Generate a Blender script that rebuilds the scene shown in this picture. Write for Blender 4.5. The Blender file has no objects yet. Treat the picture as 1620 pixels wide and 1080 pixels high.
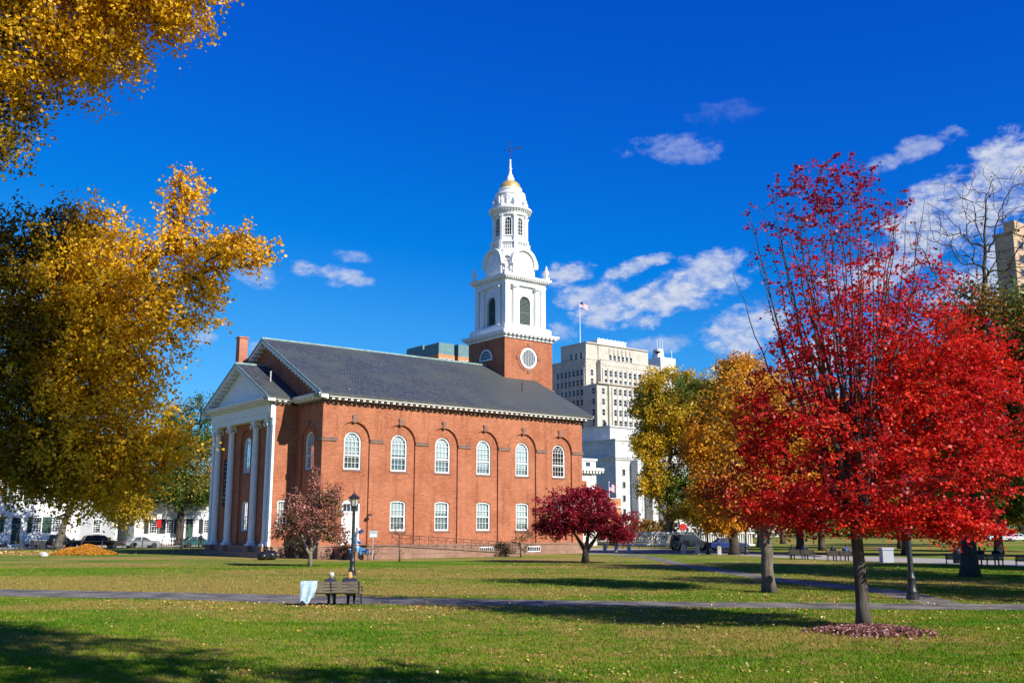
import bpy, bmesh, math, random
import numpy as np
from mathutils import Vector, Matrix

# ------------------------------------------------------------------ camera, sky, sun
scene = bpy.context.scene
COL = scene.collection
R = math.radians
CAMH = 2.7
cam_d = bpy.data.cameras.new('camera'); cam = bpy.data.objects.new('camera', cam_d); COL.objects.link(cam)
cam_d.sensor_width = 36; cam_d.lens = 35.0; cam_d.clip_end = 6000; cam_d.clip_start = 0.1
cam.location = (0, 0, CAMH); cam.rotation_euler = (R(90 + 10.54), 0, 0)
scene.camera = cam

SUN_EL = R(32.5); SUN_AZ = math.atan2(0.742, -0.669)          # azimuth from +Y towards +X
sun_dir = Vector((math.sin(SUN_AZ) * math.cos(SUN_EL), math.cos(SUN_AZ) * math.cos(SUN_EL), math.sin(SUN_EL)))
sd = bpy.data.lights.new('sun', 'SUN'); sd.energy = 5.0; sd.angle = R(0.53); sd.color = (1.0, 0.94, 0.84)
sun = bpy.data.objects.new('sun', sd); COL.objects.link(sun)
sun.rotation_euler = (-sun_dir).to_track_quat('-Z', 'Y').to_euler()

scene.view_settings.view_transform = 'Standard'; scene.view_settings.look = 'None'
scene.view_settings.gamma = 1; scene.view_settings.exposure = 0.62
scene.view_settings.use_curve_mapping = False

world = bpy.data.worlds.new('World'); scene.world = world; world.use_nodes = True

class NT:
    """small helper round a node tree"""
    def __init__(s, tree): s.t = tree; s.n = tree.nodes; s.l = tree.links
    def new(s, typ, **kw):
        n = s.n.new(typ)
        for k, v in kw.items(): setattr(n, k, v)
        return n
    def link(s, a, b): s.l.new(a, b)
    def val(s, sock, v):
        if isinstance(v, bpy.types.NodeSocket): s.l.new(v, sock)
        elif v is not None: sock.default_value = v
    def math(s, op, a, b=None, c=None, clamp=False):
        n = s.n.new('ShaderNodeMath'); n.operation = op; n.use_clamp = clamp
        s.val(n.inputs[0], a)
        if b is not None: s.val(n.inputs[1], b)
        if c is not None: s.val(n.inputs[2], c)
        return n.outputs[0]
    def mix(s, f, a, b, mode='MIX'):
        n = s.n.new('ShaderNodeMix'); n.data_type = 'RGBA'; n.blend_type = mode
        s.val(n.inputs[0], f)
        for i, x in ((6, a), (7, b)):
            if isinstance(x, (tuple, list)) and len(x) == 3: x = (*x, 1)
            s.val(n.inputs[i], x)
        return n.outputs[2]
    def noise(s, vec, scale, detail=3, rough=.55, dist=0.):
        n = s.n.new('ShaderNodeTexNoise'); n.inputs['Scale'].default_value = scale
        n.inputs['Detail'].default_value = detail; n.inputs['Roughness'].default_value = rough
        n.inputs['Distortion'].default_value = dist
        if vec is not None: s.l.new(vec, n.inputs['Vector'])
        return n.outputs['Fac']
    def mapping(s, vec, scale=(1, 1, 1), loc=(0, 0, 0), rot=(0, 0, 0)):
        n = s.n.new('ShaderNodeMapping'); s.l.new(vec, n.inputs['Vector'])
        n.inputs['Scale'].default_value = scale; n.inputs['Location'].default_value = loc; n.inputs['Rotation'].default_value = rot
        return n.outputs[0]
    def ramp(s, fac, stops, interp='LINEAR'):
        n = s.n.new('ShaderNodeValToRGB'); cr = n.color_ramp; cr.interpolation = interp
        while len(cr.elements) < len(stops): cr.elements.new(0.5)
        for e, (p, c) in zip(cr.elements, stops):
            e.position = p; e.color = (*c, 1) if len(c) == 3 else c
        s.l.new(fac, n.inputs[0]); return n.outputs[0]
    def smooth(s, x, a, b):
        n = s.n.new('ShaderNodeMapRange'); n.interpolation_type = 'SMOOTHSTEP'
        s.val(n.inputs[0], x); n.inputs[1].default_value = a; n.inputs[2].default_value = b
        return n.outputs[0]

def build_world():
    nt = NT(world.node_tree); nt.n.clear()
    out = nt.new('ShaderNodeOutputWorld'); bg = nt.new('ShaderNodeBackground')
    sky = nt.new('ShaderNodeTexSky'); sky.sky_type = 'NISHITA'; sky.sun_disc = False
    sky.sun_elevation = SUN_EL; sky.sun_rotation = SUN_AZ
    sky.altitude = 1500; sky.air_density = 1.0; sky.dust_density = 0.1; sky.ozone_density = 2.5
    sc_ = nt.new('ShaderNodeSeparateColor'); nt.link(sky.outputs[0], sc_.inputs[0]); cc_ = nt.new('ShaderNodeCombineColor')      # polarised, deeply saturated blue
    nt.link(nt.math('MAXIMUM', nt.math('MULTIPLY', nt.math('SUBTRACT', sc_.outputs[0], 1.6), .7), .02), cc_.inputs[0])
    nt.link(nt.math('MINIMUM', nt.math('MULTIPLY', nt.math('POWER', sc_.outputs[1], 1.45), .616), nt.math('MULTIPLY', sc_.outputs[1], 1.12)), cc_.inputs[1]); nt.link(nt.math('MULTIPLY', nt.math('POWER', sc_.outputs[2], .55), 4.17), cc_.inputs[2])
    tc = nt.new('ShaderNodeTexCoord'); sep = nt.new('ShaderNodeSeparateXYZ'); nt.link(tc.outputs['Generated'], sep.inputs[0])
    az = nt.math('MULTIPLY', nt.math('ARCTAN2', sep.outputs[0], sep.outputs[1]), 180 / math.pi)
    el = nt.math('MULTIPLY', nt.math('ARCSINE', sep.outputs[2]), 180 / math.pi)
    azm = nt.math('SUBTRACT', nt.math('FLOORED_MODULO', nt.math('ADD', az, 36), 72), 36)      # the same weather all round the horizon
    cmb = nt.new('ShaderNodeCombineXYZ'); nt.link(az, cmb.inputs[0]); nt.link(nt.math('MULTIPLY', el, 1.7), cmb.inputs[1])
    nz = nt.noise(cmb.outputs[0], .42, 7, .62, .25); nz2 = nt.noise(cmb.outputs[0], 1.3, 4, .6)
    # azimuth, elevation, half width, half height, tilt, density
    clouds = [(9.3, 13.0, 4.8, 1.5, .22, 1.0), (6.2, 12.1, 3.2, 1.0, .12, .85), (11.5, 14.2, 2.2, 1.5, .2, .9), (3.4, 14.4, 1.9, .95, .1, .95),
              (4.6, 13.2, 2.4, 1.0, .05, .9), (7.2, 14.7, 2.1, .55, .22, .85), (3.0, 11.0, 1.5, .7, 0, .55), (8.5, 10.2, 2.6, .55, .05, .5),
              (13.5, 10.9, 3.0, 1.6, .2, .9), (-10.3, 14.1, 2.5, .75, -.12, .75), (-9.6, 15.2, 1.5, .4, -.05, .45), (-15.0, 14.0, 1.6, .8, -.1, .4),
              (-17.6, 10.2, 1.0, .5, 0, .6), (-13.6, 9.7, 1.6, .6, 0, .5), (9.6, 21.2, 3.0, .9, -.05, .34), (13.0, 23.0, 2.6, .7, 0, .09),
              (26.0, 17.0, 6.0, 2.6, .4, 1.0), (21.5, 14.0, 4.5, 1.7, .4, .85), (28.0, 13.0, 6.0, 2.6, .2, .95), (23.3, 19.9, 2.8, .7, .22, .55),
              (-27.5, 11.5, 3.0, 1.0, 0, .6), (18, 9.5, 4, 1.2, .1, .8), (33, 9.5, 4, 1.6, .1, .8), (-32, 17.5, 3, 1, .1, .5)]
    dens = None
    for a, e, w, h, tilt, d in clouds:
        da = nt.math('SUBTRACT', azm, a)
        de = nt.math('SUBTRACT', nt.math('SUBTRACT', el, e), nt.math('MULTIPLY', da, tilt))
        q = nt.math('ADD', nt.math('POWER', nt.math('ABSOLUTE', nt.math('DIVIDE', da, w)), 2.0), nt.math('POWER', nt.math('ABSOLUTE', nt.math('DIVIDE', de, h)), 2.0))
        f = nt.math('MULTIPLY', nt.math('SUBTRACT', 1.0, q), .66)
        f = nt.math('ADD', f, nt.math('MULTIPLY', nt.math('SUBTRACT', nz, .5), 2.5))
        f = nt.math('ADD', f, nt.math('MULTIPLY', nt.math('SUBTRACT', nz2, .5), .8))
        f = nt.math('MULTIPLY', nt.smooth(f, 0.0, .75), d)
        inside = nt.smooth(q, 2.4, .9)
        f = nt.math('MULTIPLY', f, inside)
        dens = f if dens is None else nt.math('MAXIMUM', dens, f)
    dens = nt.math('MULTIPLY', dens, 1.0, clamp=True)
    shade = nt.smooth(nz2, .25, .75)
    ccol = nt.mix(shade, (5.5, 6.6, 9.5), (9.5, 9.9, 11.0))
    col = nt.mix(nt.math('MULTIPLY', dens, .9), cc_.outputs[0], ccol)
    nt.link(col, bg.inputs[0]); bg.inputs[1].default_value = 0.0515
    nt.link(bg.outputs[0], out.inputs[0])
build_world()

# ------------------------------------------------------------------ helpers
def mat(name):
    m = bpy.data.materials.new(name); m.use_nodes = True
    nt = NT(m.node_tree); bsdf = nt.n['Principled BSDF']
    return m, nt, bsdf

def simple(name, col, rough=.6, metal=0., var=.12, scale=6., bump=0., spec=.5, vscale=(1, 1, 1)):
    m, nt, b = mat(name)
    tc = nt.new('ShaderNodeTexCoord'); v = nt.mapping(tc.outputs['Object'], vscale)
    n = nt.noise(v, scale, 5, .6)
    dark = tuple(c * (1 - var * 1.6) for c in col); light = tuple(min(1, c * (1 + var)) for c in col)
    nt.link(nt.mix(nt.smooth(n, .3, .7), dark, light), b.inputs['Base Color'])
    b.inputs['Roughness'].default_value = rough; b.inputs['Metallic'].default_value = metal
    b.inputs['Specular IOR Level'].default_value = spec
    if bump:
        bp = nt.new('ShaderNodeBump'); bp.inputs['Strength'].default_value = bump; bp.inputs['Distance'].default_value = .02
        nt.link(nt.noise(v, scale * 4, 4), bp.inputs['Height']); nt.link(bp.outputs[0], b.inputs['Normal'])
    return m

def wall_uv(nt):
    """(along the wall, height) in metres whichever way the wall faces"""
    tc = nt.new('ShaderNodeTexCoord'); sp = nt.new('ShaderNodeSeparateXYZ'); nt.link(tc.outputs['Object'], sp.inputs[0])
    sn = nt.new('ShaderNodeSeparateXYZ'); nt.link(tc.outputs['Normal'], sn.inputs[0])
    isx = nt.math('GREATER_THAN', nt.math('ABSOLUTE', sn.outputs[0]), .7)
    a = nt.math('ADD', nt.math('MULTIPLY', isx, sp.outputs[1]), nt.math('MULTIPLY', nt.math('SUBTRACT', 1, isx), sp.outputs[0]))
    c = nt.new('ShaderNodeCombineXYZ'); nt.link(a, c.inputs[0]); nt.link(sp.outputs[2], c.inputs[1])
    return tc.outputs['Object'], c.outputs[0]

def brick_mat(name, c1, c2, mortar, bw=.22, bh=.075, ms=.009, stain=.35):
    m, nt, b = mat(name); obj, uv = wall_uv(nt)
    br = nt.new('ShaderNodeTexBrick'); nt.link(uv, br.inputs['Vector'])
    br.inputs['Scale'].default_value = 1; br.inputs['Brick Width'].default_value = bw; br.inputs['Row Height'].default_value = bh
    br.inputs['Mortar Size'].default_value = ms; br.inputs['Mortar Smooth'].default_value = .3
    br.inputs['Color1'].default_value = (*c1, 1); br.inputs['Color2'].default_value = (*c2, 1); br.inputs['Mortar'].default_value = (*mortar, 1)
    n1 = nt.noise(obj, .35, 5, .6); n2 = nt.noise(nt.mapping(uv, (1.6, .12, 1)), 1.0, 5, .7)
    n3 = nt.noise(nt.mapping(uv, (1.3, 7.5, 1)), 1.0, 5, .75)
    c = nt.mix(nt.math('MULTIPLY', nt.smooth(n1, .38, .66), .5), br.outputs[0], tuple(x * .72 for x in c1))
    c = nt.mix(nt.math('MULTIPLY', nt.smooth(n2, .48, .72), stain), c, tuple(x * .55 for x in c1))
    c = nt.mix(nt.math('MULTIPLY', nt.smooth(n3, .46, .72), .6), c, tuple(min(1, x * 1.45) for x in c2))
    nt.link(c, b.inputs['Base Color']); b.inputs['Roughness'].default_value = .88; b.inputs['Specular IOR Level'].default_value = .25
    bp = nt.new('ShaderNodeBump'); bp.inputs['Strength'].default_value = .5; bp.inputs['Distance'].default_value = .01; bp.invert = True
    nt.link(br.outputs['Fac'], bp.inputs['Height']); nt.link(bp.outputs[0], b.inputs['Normal'])
    return m

def block_mat(name, c1, c2, joint, bw, bh, ms=.015, rough=.8):
    return brick_mat(name, c1, c2, joint, bw, bh, ms, .25)

def clap_mat(name, col):
    m, nt, b = mat(name); obj, uv = wall_uv(nt)
    w = nt.new('ShaderNodeTexWave'); w.wave_type = 'BANDS'; w.bands_direction = 'Y'; w.wave_profile = 'SAW'
    nt.link(uv, w.inputs['Vector']); w.inputs['Scale'].default_value = .314 / .14 * 1.0
    n = nt.noise(obj, 1.2, 4)
    nt.link(nt.mix(nt.smooth(n, .3, .75), tuple(c * .88 for c in col), col), b.inputs['Base Color'])
    bp = nt.new('ShaderNodeBump'); bp.inputs['Strength'].default_value = .8; bp.inputs['Distance'].default_value = .02
    nt.link(w.outputs['Fac'], bp.inputs['Height']); nt.link(bp.outputs[0], b.inputs['Normal']); b.inputs['Roughness'].default_value = .55
    return m

def slate_mat(name, col, moss):
    m, nt, b = mat(name)
    tc = nt.new('ShaderNodeTexCoord'); o = tc.outputs['Object']
    sp = nt.new('ShaderNodeSeparateXYZ'); nt.link(o, sp.inputs[0])
    c = nt.new('ShaderNodeCombineXYZ'); nt.link(sp.outputs[0], c.inputs[0]); nt.link(nt.math('MULTIPLY', sp.outputs[2], 2.2), c.inputs[1])
    br = nt.new('ShaderNodeTexBrick'); nt.link(c.outputs[0], br.inputs['Vector']); br.inputs['Scale'].default_value = 1
    br.inputs['Brick Width'].default_value = .3; br.inputs['Row Height'].default_value = .30; br.inputs['Mortar Size'].default_value = .02
    br.inputs['Color1'].default_value = (*col, 1); br.inputs['Color2'].default_value = (*[x * 1.9 for x in col], 1); br.inputs['Mortar'].default_value = (*[x * .3 for x in col], 1)
    n = nt.noise(o, .22, 5, .6); n2 = nt.noise(nt.mapping(o, (.35, 1.2, 1.2)), 2.5, 5, .7)
    k = nt.mix(nt.math('MULTIPLY', nt.smooth(n, .42, .7), .75), br.outputs[0], moss)
    k = nt.mix(nt.math('MULTIPLY', nt.smooth(n2, .5, .8), .45), k, tuple(x * .55 for x in col))
    sx = nt.new('ShaderNodeSeparateXYZ'); nt.link(o, sx.inputs[0])
    k = nt.mix(nt.math('MULTIPLY', nt.smooth(sx.outputs[0], 17.0, 27.0), .6), k, moss)
    spot = nt.smooth(nt.noise(o, 1.7, 2, .4), .78, .8)
    k = nt.mix(nt.math('MULTIPLY', spot, .5), k, (.35, .35, .35))
    nt.link(k, b.inputs['Base Color']); b.inputs['Roughness'].default_value = .62
    bp = nt.new('ShaderNodeBump'); bp.inputs['Strength'].default_value = .6; bp.inputs['Distance'].default_value = .02; bp.invert = True
    nt.link(br.outputs['Fac'], bp.inputs['Height']); nt.link(bp.outputs[0], b.inputs['Normal'])
    return m

def glass_mat(name, tint=(.03, .04, .05), refl=.55):
    """a pane: part mirror, part see-through"""
    m, nt, b = mat(name)
    nt.n.remove(b); out = nt.n['Material Output']
    g = nt.new('ShaderNodeBsdfGlossy'); g.inputs['Roughness'].default_value = .03; g.inputs['Color'].default_value = (.95, .97, 1, 1)
    t = nt.new('ShaderNodeBsdfTransparent'); t.inputs['Color'].default_value = (.8, .86, .86, 1)
    tc = nt.new('ShaderNodeTexCoord'); bp = nt.new('ShaderNodeBump'); bp.inputs['Strength'].default_value = .12; bp.inputs['Distance'].default_value = .05
    nt.link(nt.noise(tc.outputs['Object'], 2.2, 2), bp.inputs['Height']); nt.link(bp.outputs[0], g.inputs['Normal'])
    fr = nt.new('ShaderNodeFresnel'); fr.inputs['IOR'].default_value = 1.5
    f = nt.math('ADD', nt.math('MULTIPLY', fr.outputs[0], .8), refl * .3, clamp=True)
    mx = nt.new('ShaderNodeMixShader'); nt.link(f, mx.inputs[0]); nt.link(t.outputs[0], mx.inputs[1]); nt.link(g.outputs[0], mx.inputs[2])
    nt.link(mx.outputs[0], out.inputs[0]); return m

def dark_glass(name, col=(.02, .03, .045), rough=.06):
    m, nt, b = mat(name)
    tc = nt.new('ShaderNodeTexCoord')
    oi = nt.new('ShaderNodeObjectInfo')
    nt.link(nt.mix(oi.outputs['Random'], col, tuple(c * 3.2 for c in col)), b.inputs['Base Color'])
    b.inputs['Roughness'].default_value = rough; b.inputs['Specular IOR Level'].default_value = .35
    bp = nt.new('ShaderNodeBump'); bp.inputs['Strength'].default_value = .08; bp.inputs['Distance'].default_value = .05
    nt.link(nt.noise(tc.outputs['Object'], 1.3, 2), bp.inputs['Height']); nt.link(bp.outputs[0], b.inputs['Normal'])
    return m

def leaf_mat(name, stops, alt=None, alt_x=None, alt_scale=.25, alt_at=(.5, .62), height=None, transl=.45, gloss=.03, island=.6):
    """leaf colour: each leaf its own, drifting through the crown; alt is a second colouring in patches; height = (z0, z1, colour, amount) turns leaves up the crown"""
    m, nt, b = mat(name); nt.n.remove(b); out = nt.n['Material Output']
    g = nt.new('ShaderNodeNewGeometry'); tc = nt.new('ShaderNodeTexCoord')
    n = nt.noise(g.outputs['Position'], .9, 3)
    f = nt.math('ADD', nt.math('MULTIPLY', g.outputs['Random Per Island'], island), nt.math('MULTIPLY', nt.smooth(n, .25, .75), 1 - island))
    c = nt.ramp(f, stops)
    if alt:
        c2 = nt.ramp(f, alt); n2 = nt.noise(g.outputs['Position'], alt_scale, 3)
        if alt_x:
            sx = nt.new('ShaderNodeSeparateXYZ'); nt.link(g.outputs['Position'], sx.inputs[0]); n2 = nt.math('ADD', n2, nt.math('MULTIPLY', nt.math('SUBTRACT', nt.smooth(sx.outputs[0], *alt_x), .5), .36))
        f2 = nt.smooth(nt.math('ADD', n2, nt.math('MULTIPLY', nt.math('SUBTRACT', g.outputs['Random Per Island'], .5), .12)), *alt_at)
        c = nt.mix(f2, c, c2)
    if height:
        sp = nt.new('ShaderNodeSeparateXYZ'); nt.link(g.outputs['Position'], sp.inputs[0])
        c = nt.mix(nt.math('MULTIPLY', nt.smooth(sp.outputs[2], height[0], height[1]), height[3]), c, height[2])
    d = nt.new('ShaderNodeBsdfDiffuse'); t = nt.new('ShaderNodeBsdfTranslucent'); gl = nt.new('ShaderNodeBsdfGlossy'); gl.inputs['Roughness'].default_value = .45
    nt.link(c, d.inputs[0]); nt.link(c, t.inputs[0])
    m1 = nt.new('ShaderNodeMixShader'); m1.inputs[0].default_value = transl; nt.link(d.outputs[0], m1.inputs[1]); nt.link(t.outputs[0], m1.inputs[2])
    m2 = nt.new('ShaderNodeMixShader'); m2.inputs[0].default_value = gloss; nt.link(m1.outputs[0], m2.inputs[1]); nt.link(gl.outputs[0], m2.inputs[2])
    nt.link(m2.outputs[0], out.inputs[0]); return m

def bark_mat(name, col):
    m, nt, b = mat(name); g = nt.new('ShaderNodeNewGeometry')
    v = nt.mapping(g.outputs['Position'], (7, 7, 1.1)); n = nt.noise(v, 2.2, 6, .7); n2 = nt.noise(g.outputs['Position'], .8, 3)
    c = nt.mix(nt.smooth(n, .3, .7), tuple(x * .45 for x in col), tuple(x * 1.3 for x in col))
    c = nt.mix(nt.math('MULTIPLY', nt.smooth(n2, .5, .7), .35), c, (.16, .17, .12))
    nt.link(c, b.inputs['Base Color']); b.inputs['Roughness'].default_value = .9; b.inputs['Specular IOR Level'].default_value = .15
    bp = nt.new('ShaderNodeBump'); bp.inputs['Strength'].default_value = 1; bp.inputs['Distance'].default_value = .04
    nt.link(n, bp.inputs['Height']); nt.link(bp.outputs[0], b.inputs['Normal']); return m

class MB:
    """collects shapes; build() links them as ONE mesh object"""
    def __init__(s): s.v = []; s.f = []; s.m = []
    def add(s, vs, fs, m=0):
        o = len(s.v); s.v += [tuple(p) for p in vs]
        for f in fs: s.f.append(tuple(i + o for i in f)); s.m.append(m)
        return s
    def quad(s, a, b, c, d, m=0): return s.add([a, b, c, d], [(0, 1, 2, 3)], m)
    def box(s, x0, x1, y0, y1, z0, z1, m=0):
        return s.add([(x0, y0, z0), (x1, y0, z0), (x1, y1, z0), (x0, y1, z0), (x0, y0, z1), (x1, y0, z1), (x1, y1, z1), (x0, y1, z1)],
                     [(3, 2, 1, 0), (4, 5, 6, 7), (0, 1, 5, 4), (1, 2, 6, 5), (2, 3, 7, 6), (3, 0, 4, 7)], m)
    def hexa(s, p8, m=0):
        return s.add(p8, [(3, 2, 1, 0), (4, 5, 6, 7), (0, 1, 5, 4), (1, 2, 6, 5), (2, 3, 7, 6), (3, 0, 4, 7)], m)
    def prism(s, pts, m=0):
        """pts: two matching rings of 3-D points"""
        a, b = pts; n = len(a)
        return s.add(list(a) + list(b), [tuple(range(n))[::-1], tuple(range(n, 2 * n))] + [(i, (i + 1) % n, n + (i + 1) % n, n + i) for i in range(n)], m)
    def lathe(s, prof, c=(0, 0, 0), seg=16, m=0, rot=0.):
        vs = []; fs = []
        for r, z in prof:
            for k in range(seg):
                a = rot + 2 * math.pi * k / seg; vs.append((c[0] + r * math.cos(a), c[1] + r * math.sin(a), c[2] + z))
        for i in range(len(prof) - 1):
            for k in range(seg):
                k2 = (k + 1) % seg; fs.append((i * seg + k, i * seg + k2, (i + 1) * seg + k2, (i + 1) * seg + k))
        fs.append(tuple(range(seg))[::-1]); fs.append(tuple((len(prof) - 1) * seg + k for k in range(seg)))
        return s.add(vs, fs, m)
    def tube(s, pts, rad, n=8, m=0, cap=True):
        pts = [Vector(p) for p in pts]
        if not isinstance(rad, (list, tuple)): rad = [rad] * len(pts)
        vs = []; fs = []; ref = Vector((.31, .17, .93))
        for i, p in enumerate(pts):
            d = (pts[min(i + 1, len(pts) - 1)] - pts[max(i - 1, 0)]).normalized()
            rr = ref if abs(d.dot(ref)) < .95 else Vector((1, 0, 0))
            a = d.cross(rr).normalized(); b = d.cross(a)
            for k in range(n):
                t = 2 * math.pi * k / n; vs.append(p + (a * math.cos(t) + b * math.sin(t)) * rad[i])
        for i in range(len(pts) - 1):
            for k in range(n):
                k2 = (k + 1) % n; fs.append((i * n + k, i * n + k2, (i + 1) * n + k2, (i + 1) * n + k))
        if cap: fs.append(tuple(range(n))[::-1]); fs.append(tuple((len(pts) - 1) * n + k for k in range(n)))
        return s.add(vs, fs, m)
    def ball(s, c, r, n=10, m=0):
        if not isinstance(r, (list, tuple)): r = (r, r, r)
        vs = []; fs = []; k = n // 2 + 1
        for i in range(k):
            ph = math.pi * i / (k - 1)
            for j in range(n):
                t = 2 * math.pi * j / n
                vs.append((c[0] + r[0] * math.sin(ph) * math.cos(t), c[1] + r[1] * math.sin(ph) * math.sin(t), c[2] + r[2] * math.cos(ph)))
        for i in range(k - 1):
            for j in range(n):
                j2 = (j + 1) % n; fs.append((i * n + j, (i + 1) * n + j, (i + 1) * n + j2, i * n + j2))
        return s.add(vs, fs, m)
    def xform(s, M):
        s.v = [tuple(M @ Vector(p)) for p in s.v]; return s
    def mesh(s, name, mats, smooth=False):
        me = bpy.data.meshes.new(name); me.from_pydata(s.v, [], s.f)
        for mm in (mats if isinstance(mats, (list, tuple)) else [mats]): me.materials.append(mm)
        if len(me.polygons) == len(s.m): me.polygons.foreach_set('material_index', s.m)
        bm = bmesh.new(); bm.from_mesh(me); bmesh.ops.recalc_face_normals(bm, faces=bm.faces); bm.to_mesh(me); bm.free()
        if smooth: me.polygons.foreach_set('use_smooth', [True] * len(me.polygons))
        return me
    def build(s, name, mats, parent=None, smooth=False, loc=None, rot=None, auto=None):
        o = put(name, s.mesh(name, mats, smooth), parent, loc, rot)
        if auto: o.data.set_sharp_from_angle(angle=R(auto))
        return o

def put(name, me, parent=None, loc=None, rot=None):
    o = bpy.data.objects.new(name, me); COL.objects.link(o)
    if parent: o.parent = parent
    if loc is not None: o.location = loc
    if rot is not None: o.rotation_euler = rot if not isinstance(rot, (int, float)) else (0, 0, rot)
    return o
def tag(o, label, cat, group=None):
    o['label'] = label; o['category'] = cat
    if group: o['group'] = group
    return o
def thing(name, label, cat, loc=(0, 0, 0), rot=0., group=None):
    o = bpy.data.objects.new(name, None); COL.objects.link(o); o.location = loc; o.rotation_euler = (0, 0, rot)
    return tag(o, label, cat, group)
def kind(o, k): o['kind'] = k; return o
def dup(root, loc, rot, label, group=None):
    def cp(o, par):
        c = o.copy(); COL.objects.link(c); c.parent = par
        for ch in [x for x in COL.objects if x.parent == o]: cp(ch, c)
        return c
    r = cp(root, None); r.location = loc; r.rotation_euler = (0, 0, rot); r['label'] = label
    if group: r['group'] = group
    return r

def np_mesh(name, V, F, material, smooth=False):
    me = bpy.data.meshes.new(name); k = F.shape[1]
    me.vertices.add(len(V)); me.vertices.foreach_set('co', np.ascontiguousarray(V, dtype=np.float32).ravel())
    me.loops.add(F.size); me.loops.foreach_set('vertex_index', np.ascontiguousarray(F, dtype=np.int32).ravel())
    me.polygons.add(len(F)); me.polygons.foreach_set('loop_start', np.arange(0, F.size, k, dtype=np.int32))
    me.materials.append(material); me.update(calc_edges=True)
    if smooth: me.polygons.foreach_set('use_smooth', np.ones(len(F), dtype=bool))
    return me

# the lie of the land: photograph pixel -> point on the level ground
FPX = 1575.; TH = R(10.54)
def ray(x, y):
    a = (x - 810) / FPX; b = (540 - y) / FPX
    return Vector((a, math.cos(TH) - b * math.sin(TH), math.sin(TH) + b * math.cos(TH)))
def G(x, y, z=0.):
    r = ray(x, y); t = (z - CAMH) / r.z; return Vector((r.x * t, r.y * t, z))
UA = math.atan2(.6139, .7894)                       # the town's street grid is turned by this much
U = Vector((math.cos(UA), math.sin(UA), 0)); Vv = Vector((-math.sin(UA), math.cos(UA), 0))
P0 = Vector((-16.53, 86.77, 0))                     # near corner of the church
def city(a, b, z=0.): return P0 + U * a + Vv * b + Vector((0, 0, z))

# ------------------------------------------------------------------ materials
M = {}
M['brick'] = brick_mat('red_brick', (.29, .084, .035), (.43, .145, .066), (.38, .22, .15), stain=.6)
M['brick2'] = brick_mat('chimney_brick', (.36, .09, .04), (.50, .15, .07), (.42, .34, .28), .24, .09, .014)
M['brown'] = block_mat('brownstone', (.24, .135, .095), (.30, .175, .125), (.14, .085, .06), 1.1, .42, .02)
M['browntrim'] = simple('brownstone_trim', (.20, .12, .09), .85, var=.2, scale=4)
M['white'] = simple('white_paint', (.74, .74, .72), .55, var=.09, scale=2.5, vscale=(2.2, 2.2, .5), bump=.15)
M['whitew'] = simple('weathered_white_paint', (.70, .69, .65), .6, var=.12, scale=5)
M['slate'] = slate_mat('grey_slate', (.036, .041, .048), (.066, .076, .066))
M['copper'] = simple('green_copper', (.22, .33, .30), .6, var=.2, scale=2)
M['gold'] = simple('gold_leaf', (.80, .52, .15), .38, .55, var=.06, scale=3)
M['iron'] = simple('black_iron', (.022, .024, .026), .45, .0, var=.3, scale=9)
M['rail'] = simple('rusty_brown_rail', (.075, .045, .032), .6, 0, var=.3, scale=9)
M['louvre'] = simple('green_grey_louvre', (.12, .16, .14), .6, var=.15)
M['glass'] = glass_mat('window_glass', refl=.2); M['dglass'] = dark_glass('dark_window_glass', (.012, .017, .024), .12)
M['void'] = simple('dark_room', (.02, .02, .022), .9)
def curtain_mat(name, a, b_):
    m, nt, b = mat(name); oi = nt.new('ShaderNodeObjectInfo'); tc = nt.new('ShaderNodeTexCoord')
    n = nt.noise(nt.mapping(tc.outputs['Object'], (9, 9, .6)), 1.0, 3)
    c = nt.mix(oi.outputs['Random'], a, b_); nt.link(nt.mix(nt.math('MULTIPLY', nt.smooth(n, .35, .65), .5), c, tuple(x * .55 for x in a)), b.inputs['Base Color']); b.inputs['Roughness'].default_value = .9; return m
M['curtain'] = curtain_mat('white_curtain', (.50, .52, .50), (.78, .79, .76))
M['curtain2'] = curtain_mat('grey_green_shade', (.10, .12, .11), (.36, .38, .36))
M['asphalt'] = simple('path_asphalt', (.150, .134, .108), .9, var=.42, scale=.9, bump=.5)
M['road'] = simple('road_asphalt', (.06, .06, .065), .85, var=.15, scale=.7, bump=.2)
M['paving'] = simple('pale_paving', (.36, .33, .29), .85, var=.15, scale=1.2)
M['granite'] = simple('pale_granite', (.45, .44, .42), .8, var=.15, scale=8)
M['lime'] = block_mat('buff_limestone', (.46, .415, .35), (.52, .475, .40), (.37, .33, .28), 1.8, 1.2, .02)
M['marble'] = block_mat('white_marble', (.46, .46, .45), (.56, .555, .54), (.32, .32, .32), 1.6, .8, .02)
M['teal'] = block_mat('teal_metal_panel', (.12, .21, .22), (.14, .24, .25), (.07, .12, .13), 1.7, 1.6, .05)
M['obrick'] = brick_mat('orange_brick', (.50, .18, .07), (.56, .22, .09), (.45, .25, .16), .4, .15, .02, .15)
M['tan'] = block_mat('tan_stone', (.42, .30, .20), (.47, .34, .23), (.30, .22, .15), 1.4, .9, .02)
M['clap'] = clap_mat('white_clapboard', (.78, .78, .76)); M['clapg'] = clap_mat('grey_clapboard', (.40, .42, .45))
M['greenp'] = simple('dark_green_paint', (.015, .055, .035), .45, var=.2); M['blackp'] = simple('black_paint', (.012, .014, .016), .45)
M['roofd'] = simple('dark_shingle', (.06, .055, .055), .9, var=.3, scale=3)
M['wood'] = simple('weathered_bench_wood', (.20, .165, .125), .8, var=.35, scale=4, vscale=(.6, 8, 8), bump=.4)
M['crate'] = simple('grey_plank', (.27, .21, .16), .85, var=.3, scale=3, vscale=(8, 8, .6))
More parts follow.
